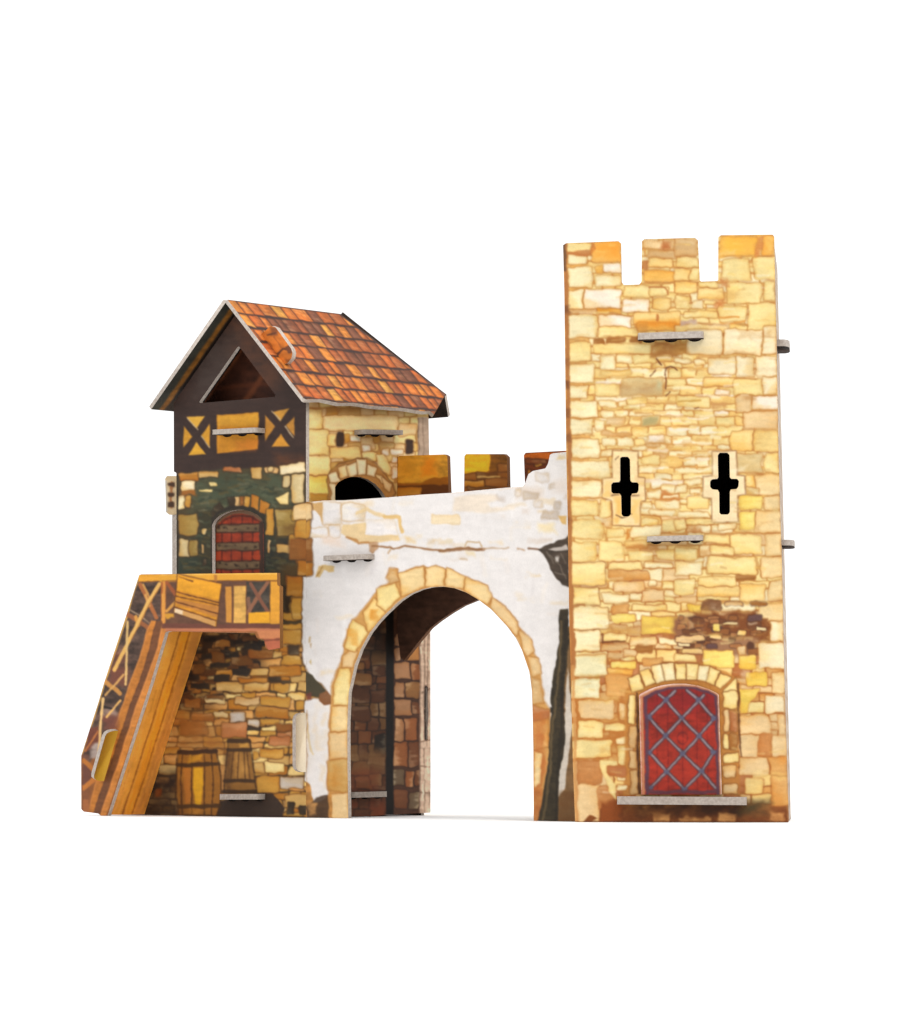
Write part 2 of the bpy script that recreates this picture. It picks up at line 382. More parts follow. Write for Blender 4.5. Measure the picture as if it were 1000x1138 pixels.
    A.poly(fr, (252,226,178), out=(160,120,85), ow=1.4, oa=.9, warp=.5)
    A.frame(625, 620, 7.692)
    A.stones('75 45 370 235 y;90 260 315 400 y;90 420 400 605 c;100 625 315 795 c;90 810 385 1010 m', out=(160,105,60), ow=1.4)
    A.stones('410 40 670 105 y;690 40 935 80 c;400 110 740 185 s;445 195 690 280 e;730 195 800 245 c;345 305 565 380 c;580 300 675 350 c;430 400 565 470 s;600 400 890 450 y;680 280 870 370 e;880 280 1000 325 c;430 480 630 550 yy;675 500 980 650 Y;420 570 550 625 t;345 650 545 710 y;560 590 665 670 t;570 680 795 750 h;820 690 970 740 c;620 755 770 805 b;330 740 560 795 t;395 810 520 860 t;520 790 620 840 e;420 885 625 940 yy;400 940 600 1000 o;690 860 850 930 s', out=(168,96,45), oa=.7)
    A.stroke([(340,720),(420,715),(530,712)], 1.8, (110,60,30), .8); A.stroke([(335,650),(340,720)], 1.8, (110,60,30), .8)
    A.frame(750, 620, 7.692)
    A.stones('5 30 225 140 c;280 -5 690 140 y;730 0 915 165 h;190 165 525 240 y;525 150 680 190 b;0 180 165 310 y;190 250 550 330 g;560 230 765 370 g;805 200 922 360 h;725 390 932 540 h;110 400 235 470 Y;0 330 190 380 e;400 390 690 450 c')
    A.rect(170, 455, 715, 680, (132,74,36), a=.98, soft=4, grain=.35); A.rect(690, 535, 805, 720, (132,72,30), a=.95, soft=3)
    A.rect(0, 500, 260, 680, (150,98,66), a=.85, soft=5); A.rect(240, 690, 720, 830, (164,116,80), a=.9, soft=5)
    for _ in range(34):
        x = A.R.uniform(20, 680); y = A.R.uniform(480, 800); l = A.R.uniform(40, 120)
        A.box(x, y, x + l, y + A.R.uniform(22, 48), A.R.choice([(96,58,40),(150,92,48),(118,70,40),(170,112,66),(104,72,66)]), out=(72,42,30), oa=.7, ow=.8)
    A.stones('240 370 400 440 B;440 375 580 410 t;640 375 775 405 b;415 545 525 565 c;330 560 390 625 yy;695 590 770 615 c;530 610 600 660 g;300 660 400 690 h;20 715 130 745 c;0 665 250 715 e;70 780 230 820 e', out=(84,52,38))
    A.stones('815 550 935 715 q;720 735 938 945 q;240 790 500 930 yy;540 830 690 950 Y;540 760 610 825 e;0 830 180 890 y')
    A.frame(590, 730, 7.692)
    A.rect(340, 350, 860, 1000, (192,120,52), a=.8, soft=6)
    A.stones('640 150 850 340 s;410 370 705 525 e;345 380 380 520 e;760 400 815 540 e;400 550 615 690 y;345 560 380 680 y;630 575 820 635 y;350 710 690 860 y;730 690 820 750 c;740 760 815 920 y;365 -10 650 150 m;345 185 580 350 m;690 40 890 95 yy', out=(186,110,44), ow=1.3)
    A.rect(440, 150, 570, 185, (190,150,60), a=.6, soft=2)
    A.frame(690, 740, 6.667)
    A.poly([(20,950),(30,180),(150,60),(300,-15),(600,-15),(780,40),(885,130),(880,950)], (196,128,56), a=.9, soft=2)
    A.polys('y 60 90 130 70 165 165 85 185;y 145 45 205 30 255 120 185 150;c 230 10 295 -5 330 105 265 125;c 305 -8 385 -12 400 100 335 105;y 410 -8 475 -8 475 95 412 95;y 490 -8 565 -8 560 95 490 95;c 580 0 650 12 635 110 570 100;y 665 20 730 45 690 135 640 115;y 740 65 805 95 735 165 705 145;y 850 105 855 185 760 185', out=(120,72,34), ow=1.3)
    A.stones('755 195 855 315 y;760 330 800 480 e;800 330 860 480 v;755 500 795 615 y;800 500 860 620 b;755 650 870 715 y;760 740 850 830 e;760 880 870 950 e;55 215 105 420 y;65 440 115 610 t;70 630 120 760 t;75 780 125 950 t', out=(120,72,34))
    A.stroke([(118,200),(128,560),(136,945)], 2.2, (70,40,22), .85)  # cast shadow of the raised door, painted along its left edge
    A.frame(760, 730, 7.692)
    A.stones('535 130 710 245 Y;755 130 862 305 h;690 335 867 480 q;475 500 730 660 e;470 670 650 860 e;750 680 877 850 e;805 500 872 660 e;490 870 720 1010 e;735 860 888 1010 s;640 660 750 850 r', out=(178,105,45))
    A.polys('Y 480 285 640 275 600 350 545 400 535 470 485 470', out=(178,105,45))
    A.stroke([(465,230),(470,650),(490,850),(470,960)], 1.8, (90,52,26), .8)
    A.frame(700, 800, 5.263)
    A.rect(-320, 500, 940, 640, (126,66,28), a=.97, soft=9, grain=.25)
    A.stones('820 330 925 500 s;670 340 780 430 g;640 220 805 325 e', out=(168,96,40))
    A.rect(30, 470, 660, 560, (74,44,26), a=.85, soft=8); A.rect(640, 475, 810, 560, (84,66,36), a=.85, soft=7)
    for q in ((130,560,220,612), (280,572,470,612), (510,552,620,612), (820,540,900,612)): A.rect(*q, (226,160,92), a=.85, soft=2)
    A.frame(590, 800, 7.692)
    A.stones('355 350 400 880 e;400 555 575 880 e;405 355 600 540 r;640 400 815 480 v;735 490 805 520 c;735 560 830 605 c', out=(180,108,52))
    A.polys('y 600 350 730 360 735 385 650 390 640 460 720 560 725 690 690 640 660 560 610 450;r 570 580 640 560 700 660 660 690 570 760', oa=.2)
    A.rect(585, 690, 770, 880, (150,76,28), a=.9, soft=4); A.poly([(440,880),(500,810),(560,840),(510,880)], (140,76,30))
    A.frame(0, 0, 1)
    for _ in range(260):
        x = A.R.uniform(642, 858); y = A.R.uniform(268, 880); l = A.R.uniform(4, 16)
        if 704 < x + l / 2 < 808 and y > 755: continue
        A.stroke([(x, y), (x + l, y + A.R.uniform(-1.5, 1.5))], A.R.uniform(1, 2.6), A.R.choice([(246,206,110),(232,184,104),(214,164,92),(255,244,214),(250,226,150),(196,144,84)]), A.R.uniform(.2, .5), soft=1.1, raw=True)
    for _ in range(70):
        x = A.R.uniform(640, 850); y = A.R.uniform(275, 900); l = A.R.uniform(10, 45); h = A.R.uniform(3, 9)
        if 700 < x + l / 2 < 810 and y > 752: continue
        A.rect(x, y, x + l, y + h, A.R.choice([(196,140,70),(208,158,88),(176,118,58),(236,190,100),(244,206,118),(250,236,200)]), a=A.R.uniform(.15, .42), soft=3, grain=1.2)
    A.stroke([(628,270),(631,420),(634,640),(637,740)], 5.2, (176,112,58), .92, soft=.9); A.stroke([(637,740),(640,915)], 3.5, (214,150,84), .8)
    for y in (345,402,428,460,487,578): A.rect(628, y - 4, 633, y + 4, (120,72,40), a=.7, soft=2, raw=False)
    A.stroke([(626,272),(628,300)], 4, (110,76,50), .9)
    A.stroke([(861,262),(866,510),(872,760),(876,914)], 1.6, (190,150,110), .7)
    A.stroke([(637,913.5),(876,913.5)], 1.8, (96,54,30), .7)

tow_out = [(625.6,272.5),(629,270.3),(687,268),(690,270.5),(690.8,313.5),(693,316.8),(710.5,316.2),(712.8,313),(713.3,268),(716,265.8),(772,264.3),(775.4,267),(777.5,311.5),(779,313),(797,312.3),(798,311),(798,264),(801,261.4),(858.5,260.8),(860.3,263),
 (863,379),(865.3,510),(869,630),(871.6,750),(875,860),(876.6,911),TP.gnd(876.2),TP.gnd(639),(636.5,850),(634.3,756),(632.5,690),(631.6,630),(630.8,578),(629,497),(627,325)]
cross_l = [(689,509),(691,507.5),(697.5,507.5),(700,510.5),(700.5,534),(702,535.8),(708,536),(709.7,538),(709.5,545),(708,548),(702.5,548.6),(701,551),(701,571.5),(698.5,574),(692.5,574),(690.5,571.5),(690,551),(688.5,548.6),(681,548.4),(679,546),(679,538.5),(681,536),(688,535.5),(689,533.5)]
cross_r = [(797.5,506),(799.5,503),(808,503),(810.5,505.5),(811,530.5),(812.5,532),(819,532),(821,534.5),(820.5,540.5),(818.5,543.5),(812,544),(811,546.5),(811,569),(809,571.8),(801,571.8),(799.3,569.5),(799,547),(797.5,544.4),(791.5,543.8),(789,541),(789,535),(791,532.6),(797,532),(798,530)]
HT = TP.to3([(862, 300)])[0][2]                     # tower wall height near the notches
WT = np.linalg.norm(TR0 - TL0); DT = 232.0
def plain_art(h):
    def f(A):
        A.fill((226,176,104), .08)
        A.masonry(-5, -5, 420, h + 5, (12, 22), (18, 44), 'ycgeyh', (196,128,62), oa=.6, gap=.9)
        A.rect(-10, -10, 420, 40, (150,82,36), a=.7, soft=16)
    return f
def art_grey(A):
    A.fill((178,152,132), .1)
    y = 0
    while y < 650:
        h = A.R.uniform(14, 24); x = -A.R.uniform(0, 20)
        while x < 240:
            l = A.R.uniform(18, 44)
            A.box(x + 1, y + 1, x + l - 1, y + h - 1, A.R.choice([(206,190,174),(196,176,158),(212,198,184),(188,166,148),(200,180,166)]), out=(150,124,104), rim=.2)
            x += l
        y += h
top_r = TP.to3([(860.3, 262)])[0]; top_l = TP.to3([(626, 272)])[0]
def crenel(w, h):                                  # battlement outline for the unseen tower walls
    a = w / 5.0
    return [(0,0),(w,0),(w,h),(w - 1.15 * a,h),(w - 1.15 * a,h - 46),(w - 1.6 * a,h - 46),(w - 1.6 * a,h),(1.6 * a,h),(1.6 * a,h - 46),(1.15 * a,h - 46),(1.15 * a,h),(0,h)]
def lean(pl, k):                                    # upright axis follows the tower's slight lean
    return pl
leanv_r = nrm(top_r - TR0); leanv_l = nrm(top_l - TL0)
hr_, hl_ = np.linalg.norm(top_r - TR0) - 3, np.linalg.norm(top_l - TL0) - 3
W_r = UV(TR0 - NT * T - UT * .8, UB, leanv_r, UT)
W_l = UV(TL0 - NT * T + UT * 2.5, UB, leanv_l, -UT)
W_b = UV(TL0 + UB * (DT + T) + UT * 3, UT, nrm(leanv_l + leanv_r), UB)
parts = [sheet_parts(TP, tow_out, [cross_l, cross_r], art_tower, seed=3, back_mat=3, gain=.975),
         sheet_parts(W_r, crenel(DT, hr_), [], art_grey, sp=2.0, seed=4),
         sheet_parts(W_l, crenel(DT, hl_), [], plain_art(hl_), sp=2.5, seed=5),
         sheet_parts(W_b, [(0,0),(WT-6,0),(WT-6,hl_-50),(0,hl_-50)], [], plain_art(hl_), sp=2.5, seed=6)]
zd = TP.to3([(745, 345)])[0][2]
light_stop_deck = [TL0 + UT * 8 + UB * 7, TR0 - UT * 8 + UB * 7, TR0 - UT * 8 + UB * (DT - 6), TL0 + UT * 8 + UB * (DT - 6)]  # unseen deck added to keep top light from behind the slits
light_stop_deck = [p + leanv_l * (zd / leanv_l[2]) for p in light_stop_deck]
parts.append(prism_parts(light_stop_deck, V3(0, 0, -T), 2, 2))
tower = build('tower', parts, castle)
tower['label'] = 'tall square yellow stone tower with battlements, two cross slits and a red door'

# ------------------------------------------------------------------ slot tabs (grey board tongues)
def tab(name, pl, x0, x1, y0, y1, thick, p=15., parent=None, lugs=True, r=4.0, label=None, through=8):
    """horizontal board tongue pushed out of sheet `pl`; (x0,y0)-(x1,y1) its top front edge"""
    f = pl.off(p)
    a, b = f.to3([(x0, y0), (x1, y1)])
    L = np.linalg.norm(b - a); u = (b - a) / L; n = pl.n
    prof = [(0, -p - through), (0, -r)] + [(r - r * math.cos(t), -r + r * math.sin(t)) for t in (.5, 1.0, 1.5708)]
    mid = L / 2
    prof += [(mid, .35)]
    prof += [(L - r + r * math.sin(t), -r + r * math.cos(t)) for t in (0, .55, 1.05)] + [(L, -r), (L, -p - through)]
    top = [a + u * s_ + n * w_ for s_, w_ in prof]
    ps = [prism_parts(top, V3(0, 0, -thick), cap=1, side=1, cap2=2)]
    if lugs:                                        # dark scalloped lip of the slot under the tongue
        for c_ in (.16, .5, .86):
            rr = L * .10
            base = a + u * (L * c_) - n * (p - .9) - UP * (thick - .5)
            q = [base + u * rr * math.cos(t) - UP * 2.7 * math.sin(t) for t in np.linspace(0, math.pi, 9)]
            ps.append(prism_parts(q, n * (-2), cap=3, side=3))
    o = build(name, ps, parent)
    if label: o['label'] = label
    return o
tab('slot_tab', TP, 708.5, 781.5, 370, 368, 6.8, 15, tower)
tab('slot_tab', TP, 718.5, 781, 596, 594.5, 5.4, 14, tower)
tab('door_sill', TP, 685.5, 829.5, 885, 885.8, 8.2, 15, tower, lugs=False, r=2.5)
def side_tab(yc, hw, p, thick, parent):
    z = HC + (HY - yc) * (D - 300) / D
    c0 = TR0 + leanv_r * (z / leanv_r[2]) + UT * .5
    poly = []
    for w_, s_ in [(-hw, -6), (-hw, p * .55), (-hw * .85, p * .85), (-hw * .55, p), (hw * .55, p), (hw * .85, p * .85), (hw, p * .55), (hw, -6)]:
        poly.append(c0 + UB * (60 + w_) + UT * s_)
    build('slot_tab', [prism_parts(poly, V3(0, 0, -thick), 1, 1, 2)], parent)
side_tab(376, 36, 12, 7, tower); side_tab(599, 34, 12, 6, tower)

# tower door: a raised plate
def art_tdoor(A):
    A.fill((146,40,28), .26)
    A.frame(690, 740, 6.667)
    A.rect(200, 520, 730, 940, (176,54,36), a=.5, soft=20, grain=.3); A.rect(180, 140, 730, 330, (128,28,34), a=.5, soft=12)
    for x in (345, 455, 562, 640, 265): A.stroke([(x,150),(x+4,940)], .8, (96,20,26), .6, warp=.3)
    segs = [[(280,210),(330,250),(450,390),(580,520),(690,640)],[(490,180),(570,250),(690,385)],[(205,380),(330,520),(460,650),(595,785),(700,905)],[(210,640),(340,780),(470,915)],
            [(400,185),(330,250),(205,380)],[(615,215),(450,390),(330,520),(210,640)],[(690,385),(580,520),(460,650),(340,780),(220,900)],[(690,640),(595,785),(470,915)]]
    for q in segs: A.stroke(q, 4.4, (72,54,64), .9, soft=.8, warp=.4)
    for q in segs: A.stroke(q, 2.0, (158,148,150), .85, soft=.8, warp=.4)
    for x, y in [(330,250),(570,250),(450,390),(205,380),(690,385),(330,520),(580,520),(460,650),(210,640),(690,640),(340,780),(595,785),(470,915),(220,900)]:
        A.box(x - 18, y - 16, x + 18, y + 16, (92,88,108), out=(66,50,64), oa=.4)
    A.stroke([(455 + 38 * math.cos(t), 535 + 44 * math.sin(t)) for t in np.linspace(0, 6.3, 18)], 1.2, (100,28,30), .6, warp=.2)
    A.stroke([(190,950),(186,230),(260,190),(350,165),(450,158),(560,165),(650,190),(706,220),(722,950)], 4.0, (84,58,74), .85)
    A.stroke([(190,935),(720,935)], 4, (88,58,72), .8)
    A.stroke([(166,950),(152,225),(250,172),(350,147),(450,140),(560,147),(650,172),(724,212),(742,950)], 3.2, (196,132,92), .95, warp=.3)
    A.stroke([(146,950),(134,218),(250,160),(350,137),(450,130),(560,137),(650,163),(728,204),(748,950)], 2.2, (236,206,190), .95, warp=.2)
dout = [(712.6,883),(710,773),(711.5,771),(722,765.5),(735,761.5),(748,759.8),(762,759.8),(776,762),(788,766),(797,770.5),(798.6,772.5),(802,883)]
d = build('door', [sheet_parts(TP.off(4.4), dout, [], art_tdoor, seed=12, th=4.2)], tower)
d['label'] = 'arched red door with grey lattice straps'

# ------------------------------------------------------------------ ROOF frame (needed for the gable outline)
EP = FP.off(20)
ap, er, el = EP.to3([(250.5, 336.5), (335, 446), (168, 455)])
tz = lambda P: ((P - O) @ UF, P[2])
ta, za = tz(ap); tr_, zr = tz(er); tl_, zl = tz(el)
sl_r = (zr - za) / (tr_ - ta); sl_l = (zl - za) / (tl_ - ta)
def roofz(t): return za + (t - ta) * (sl_r if t > ta else sl_l)
def fpx(t, z, dn=0): return tuple(proj(O + UF * t + UP * z + NF * dn)[0])
t_of = lambda x, y=600: ((FP.to3([(x, y)])[0] - O) @ UF)

# ------------------------------------------------------------------ HOUSE front sheet
def art_house(A):
    A.fill((78,66,42), .1)
    # gable timber
    A.frame(150, 320, 5)
    A.poly([(180,20),(975,0),(985,975),(885,985),(640,1000),(330,1020),(180,1040)], (60,43,37), var=.10, warp=.6)
    A.rect(520, 170, 800, 560, (98,60,40), a=.55, soft=14); A.rect(790, 930, 940, 985, (110,62,34), a=.6, soft=8)
    A.rect(330, 260, 560, 620, (72,60,54), a=.5, soft=12)
    go = (216,152,44)
    for q, c in (([(285,715),(390,712),(340,782)], (226,170,62)), ([(270,768),(316,828),(270,886)], go), ([(415,755),(416,886),(368,820)], go), ([(340,855),(392,925),(298,931)], (226,166,50)),
                 ([(765,690),(857,670),(805,742)], (206,146,56)), ([(722,706),(777,770),(722,852)], (190,130,50)), ([(886,715),(886,822),(838,765)], (196,134,52)), ([(810,810),(860,878),(760,883)], (214,146,48))):
        A.poly(q, c, warp=.4, var=.08)
    A.poly([(455,707),(686,690),(682,895),(455,920)], (212,140,36), warp=.4, var=.1)
    A.poly([(462,712),(680,697),(680,760),(462,770)], (234,176,60), a=.6, soft=2); A.rect(560, 850, 680, 900, (226,120,40), a=.4, soft=4)
    for q in ([(290,722),(348,786)], [(370,825),(413,886)], [(760,685),(806,732)], [(835,770),(880,832)]): A.stroke(q, 1.3, (206,180,140), .9, warp=.2)
    # stone wall with ivy
    A.frame(180, 510, 5.882)
    A.rect(215, 110, 820, 330, (78,84,62), a=.95, soft=10); A.rect(330, 100, 560, 230, (62,70,52), a=.6, soft=8)
    A.rect(100, 630, 260, 760, (56,62,48), a=.95, soft=6); A.rect(660, 500, 880, 760, (46,46,38), a=.95, soft=8); A.rect(230, 330, 340, 740, (58,54,36), a=.9, soft=6)
    for _ in range(420):
        x = A.R.uniform(120, 860); y = A.R.uniform(100, 740); l = A.R.uniform(15, 60)
        A.stroke([(x, y), (x + l, y + A.R.uniform(-14, 14))], A.R.uniform(1.5, 3.6), A.R.choice([(60,66,50),(94,96,70),(74,72,48),(50,54,40),(96,80,44),(110,104,78)]), .55)
    A.stones('110 88 240 140 H;125 140 215 210 q;240 82 370 120 M;400 55 520 85 v;580 55 650 125 M;670 58 760 95 t;785 105 830 185 P;840 100 925 280 P;105 240 150 330 c;150 245 185 320 G;105 360 235 495 O;105 525 170 635 P;175 530 235 630 O;745 330 915 500 O;850 340 895 400 Y;830 500 930 570 G;755 560 865 615 M;870 570 945 640 I;875 650 985 755 I;925 290 1000 420 e;690 60 720 90 l', out=(70,48,28))
    A.polys('q 775 50 930 22 940 80 775 95;y 750 260 820 222 815 290 775 290', out=(96,66,34))
    A.stones('310 155 360 175 y;245 203 325 220 y;130 205 215 235 H', out=None)
    A.rect(110, 205, 220, 245, (150,92,40), a=.7, soft=3); A.rect(745, 420, 915, 500, (112,78,34), a=.6, soft=5)
    # arch of the upper door
    A.polys('L 335 400 330 340 370 355 360 390;L 345 325 375 290 405 330 375 350;R 385 280 420 262 435 315 410 325;L 430 258 470 250 470 310 440 312;t 475 252 500 252 500 305 478 305;I 508 250 535 250 535 305 508 305;G 542 252 572 255 565 310 540 305;H 588 238 632 255 625 330 582 312;H 650 270 705 300 680 360 640 340;G 690 335 728 330 722 490 680 492', out=(44,38,26), ow=1.2)
    A.stones('265 455 290 495 l;262 560 276 620 t;265 650 290 700 F;690 530 705 610 t', out=(40,40,30))
    A.stroke([(335,745),(330,400),(380,350),(450,322),(520,318),(590,330),(660,372),(670,745)], 4.2, (46,38,30), .85)
    # stones beside the plaster, below the corner
    A.frame(180, 630, 5.882)
    A.rect(760, -20, 940, 330, (86,64,34), a=.9, soft=8)
    A.stones('800 60 930 150 I;840 150 925 230 G;835 225 915 305 O;780 305 915 350 G;775 370 915 440 G;790 440 830 560 M;775 120 840 200 L;790 200 830 290 L;850 440 910 560 G', out=(66,44,26))
    A.frame(0, 0, 1); A.stones('326 560 342 577 e;328 578 342 598 G;322 599 342 622 I;330 624 342 639 H;318 641 336 662 H;324 664 336 688 G', out=(90,58,30))
    # lower wall
    A.frame(200, 700, 6.667)
    A.masonry(100, 700, 342, 905, (6, 12), (12, 30), 'GMHMGsg', (104,62,28), oa=.6)
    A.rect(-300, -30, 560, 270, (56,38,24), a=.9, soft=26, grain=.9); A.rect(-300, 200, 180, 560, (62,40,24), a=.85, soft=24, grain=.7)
    for _ in range(70):
        x = A.R.uniform(-120, 560); y = A.R.uniform(20, 520); l = A.R.uniform(50, 120)
        if y > 260 and x > 300: continue
        A.box(x, y, x + l, y + A.R.uniform(28, 55), A.R.choice([(112,70,32),(44,32,24),(140,88,40),(38,28,22),(92,56,28),(160,104,46)]), out=(40,28,20), oa=.6, rim=.3)
    A.stones('565 18 735 65 v;645 72 735 120 v;755 0 900 100 G;760 190 900 270 G;660 268 900 340 H;805 105 890 180 F;520 280 650 340 M;270 390 455 455 M;470 392 650 450 M;650 350 750 385 L;690 400 810 455 G;340 475 455 505 y;190 492 330 545 P;410 500 590 555 t;600 495 820 570 G;560 580 810 650 H;365 615 480 690 N;500 665 585 708 P;590 660 740 700 G;30 512 160 575 I;200 485 315 508 J;255 610 355 645 P;85 620 250 680 I;0 680 200 770 I;310 690 500 800 v;600 715 715 745 y;720 700 825 755 I;720 760 830 800 v;230 160 330 240 J;380 190 530 260 J;100 260 180 320 J;270 300 390 355 H;510 150 690 210 I;440 360 640 390 H', out=(70,42,22))
    for q in ((390,280,510,340),(255,335,375,385),(360,165,445,200),(150,180,240,220),(480,110,600,150),(220,240,360,270),(80,400,220,440),(500,700,590,745),(570,80,640,115)): A.box(*q, (42,34,28), a=.9, warp=1.3)
    A.frame(160, 790, 5.556)
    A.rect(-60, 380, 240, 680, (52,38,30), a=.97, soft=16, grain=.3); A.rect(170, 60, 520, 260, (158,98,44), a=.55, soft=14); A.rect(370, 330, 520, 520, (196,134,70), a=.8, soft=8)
    A.rect(180, 0, 380, 130, (176,104,40), a=.5, soft=6)
    A.stones('715 237 860 290 G;672 250 705 300 G;672 325 740 385 M;745 317 870 380 y;692 402 835 505 G;842 412 985 480 N;870 520 1010 590 M;770 160 900 215 v;640 60 705 92 N;70 480 110 530 Z', out=(92,56,28))
    A.poly([(455,560),(690,508),(800,512),(835,560),(870,600),(850,670),(455,670)], (62,46,36), warp=1.4); A.stones('880 560 930 640 L;960 580 1010 640 L', out=None)
    # painted barrels
    A.poly([(215,258),(440,246),(462,330),(472,420),(466,590),(440,660),(225,660),(206,520),(205,350)], (158,102,38), out=(64,40,22), ow=1.6, oa=.9, warp=.5)
    A.rect(215, 440, 260, 640, (110,66,28), a=.6, soft=6)
    A.poly([(305,350),(365,350),(368,460),(352,585),(318,580),(303,470)], (226,164,36), warp=.5, soft=1.2); A.poly([(240,350),(290,350),(290,560),(255,580)], (196,118,44), warp=.5, soft=2, a=.7)
    for x in (238, 297, 372, 418): A.stroke([(x,270),(x + (x - 335) * .12,420),(x,640)], 1.4, (70,42,22), .85, warp=.5)
    A.stroke([(215,258),(440,248)], 5, (66,42,26), .95); A.stroke([(208,334),(455,328)], 4.4, (70,46,26), .9); A.stroke([(212,590),(465,588)], 4.6, (76,50,26), .9)
    A.rect(280, 270, 350, 315, (214,150,40), a=.7, soft=2); A.rect(290, 605, 350, 660, (210,140,50), a=.6, soft=2)
    A.poly([(525,182),(650,182),(690,505),(495,505)], (150,102,46), out=(56,38,24), ow=1.6, oa=.9, warp=.4)
    A.rect(560, 250, 640, 420, (196,142,70), a=.7, soft=4); A.rect(575, 195, 640, 225, (216,158,70), a=.8, soft=2); A.rect(500, 250, 545, 500, (84,54,30), a=.6, soft=4)
    for a_, b_ in ((552,535),(585,578),(618,625),(635,655)): A.stroke([(a_,250),(b_,430)], 1.2, (80,50,26), .8, warp=.3)
    for y, e in ((188,0),(240,6),(432,26),(498,34)): A.stroke([(524 - e,y),(652 + e,y)], 4, (62,42,26), .9, warp=.4)
    A.frame(0, 0, 1)
    for q in ([(336.2,641),(346,641),(346,748),(340,744),(337,736),(336,700)], [(338.5,779),(346,778),(346,872),(339,868),(338,820)]): A.poly(q, (236,230,226), out=(84,60,40), ow=1.1, oa=.8, warp=1.)
    A.stroke([(197,528),(197,640)], 2, (40,32,26), .8, soft=.8); A.stroke([(150,905.5),(342,908)], 2, (50,34,24), .7)

xl, xr = 193.0, 340.0
tL, tR = t_of(193, 490), 0.0
tU = t_of(337.2, 480) if False else 0.0
g = []
for t in (tL, ta, tR): g.append(fpx(t, roofz(t) - 7.5))
gable_l, gable_a, gable_r = g
h_out = [gable_l, gable_a, gable_r, FP.gnd(340), FP.gnd(126), (150,760), (176,705), (193,690), (196.2,640), (196,525.5), (193.2,524)]
tri_hole = [(264.5,385), (266,385.5), (306,439), (305.5,441), (222,448), (221.5,446.5)]
door_hole = [(236,650),(235.6,584),(238,578.5),(244,573),(252,569),(261,566.8),(269,566.4),(278,568.2),(286,572),(291,577),(293,582),(293.5,650)]
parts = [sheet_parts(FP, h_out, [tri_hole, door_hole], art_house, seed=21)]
# unseen left and rear walls of the house, floor and the thin corner strip
HL = O + UF * (tL + 4)
zw = roofz(tL) - 9
parts.append(sheet_parts(UV(HL - NF * (T + .2), US, UP, -UF), [(0,0),(197,0),(197,zw),(0,zw)], [], plain_art(zw), sp=2.5, seed=22))
parts.append(sheet_parts(UV(HL + US * 200, UF, UP, US), [(0,0),(-tL-9,0),(-tL-9,zw),(0,zw)], [], plain_art(zw), sp=2.5, seed=23))
zf = FP.to3([(300, 650)])[0][2]
fl = [HL + US * 6 + UF * 6, O + US * 6 - UF * 7, O + US * 194 - UF * 7, HL + US * 194 + UF * 6]
for z_ in (zf, zf + 150): parts.append(prism_parts([p + UP * z_ for p in fl], V3(0, 0, -T), 2, 2))
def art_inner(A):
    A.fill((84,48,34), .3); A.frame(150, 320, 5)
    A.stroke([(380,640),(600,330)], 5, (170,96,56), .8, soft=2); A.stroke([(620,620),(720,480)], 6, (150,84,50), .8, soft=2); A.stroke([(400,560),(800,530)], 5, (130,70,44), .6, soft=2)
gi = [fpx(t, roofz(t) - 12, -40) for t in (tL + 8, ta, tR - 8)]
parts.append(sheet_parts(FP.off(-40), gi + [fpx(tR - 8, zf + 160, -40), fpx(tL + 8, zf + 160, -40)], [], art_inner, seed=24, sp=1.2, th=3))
st = FP.off(-6).to3([(191.3,572),(202,572),(202,650),(191.3,650)])
parts.append(prism_parts(st, -NF * T, 1, 1))
house = build('house', parts, castle)
house['label'] = 'timber gabled stone house with tiled roof and outside stair'

def art_hdoor(A):
    A.fill((152,54,28), .22)
    A.frame(180, 510, 5.882)
    A.rect(340, 590, 650, 680, (184,70,34), a=.5, soft=8)
    for x in (392, 455, 525, 592): A.stroke([(x,370),(x - 2,780)], 1.3, (70,24,18), .85, warp=.4)
    for y in (452, 572, 694):
        A.poly([(352,y-18),(632,y-26),(636,y+20),(352,y+28)], (112,88,62), out=(48,30,22), ow=1.3, oa=.9, warp=.8, var=.2)
        for x in (372, 422, 490, 552, 610): A.rect(x - 8, y - 6, x + 8, y + 8, (60,44,32), a=.85, soft=1.2)
    A.stroke([(362,450),(420,395),(470,372),(530,368),(590,382),(650,420)], 1.6, (60,30,22), .8)
    A.stroke([(340,430),(400,375),(460,346),(530,342),(600,360),(668,405)], 5.2, (120,92,70), .95, warp=.5)
    A.stroke([(336,418),(400,356),(460,330),(530,326),(600,342),(672,388)], 2.0, (150,130,108), .7, warp=.4)
    A.stroke([(650,420),(654,780)], 5, (66,48,38), .95, warp=.4); A.stroke([(340,420),(338,780)], 3.5, (74,50,38), .9, warp=.4)
dh = build('door', [sheet_parts(FP.off(-T - .4), [(232,660),(232,560),(298,560),(298,660)], [], art_hdoor, seed=25, th=3)], house)
dh['label'] = 'small red plank door with brown straps'

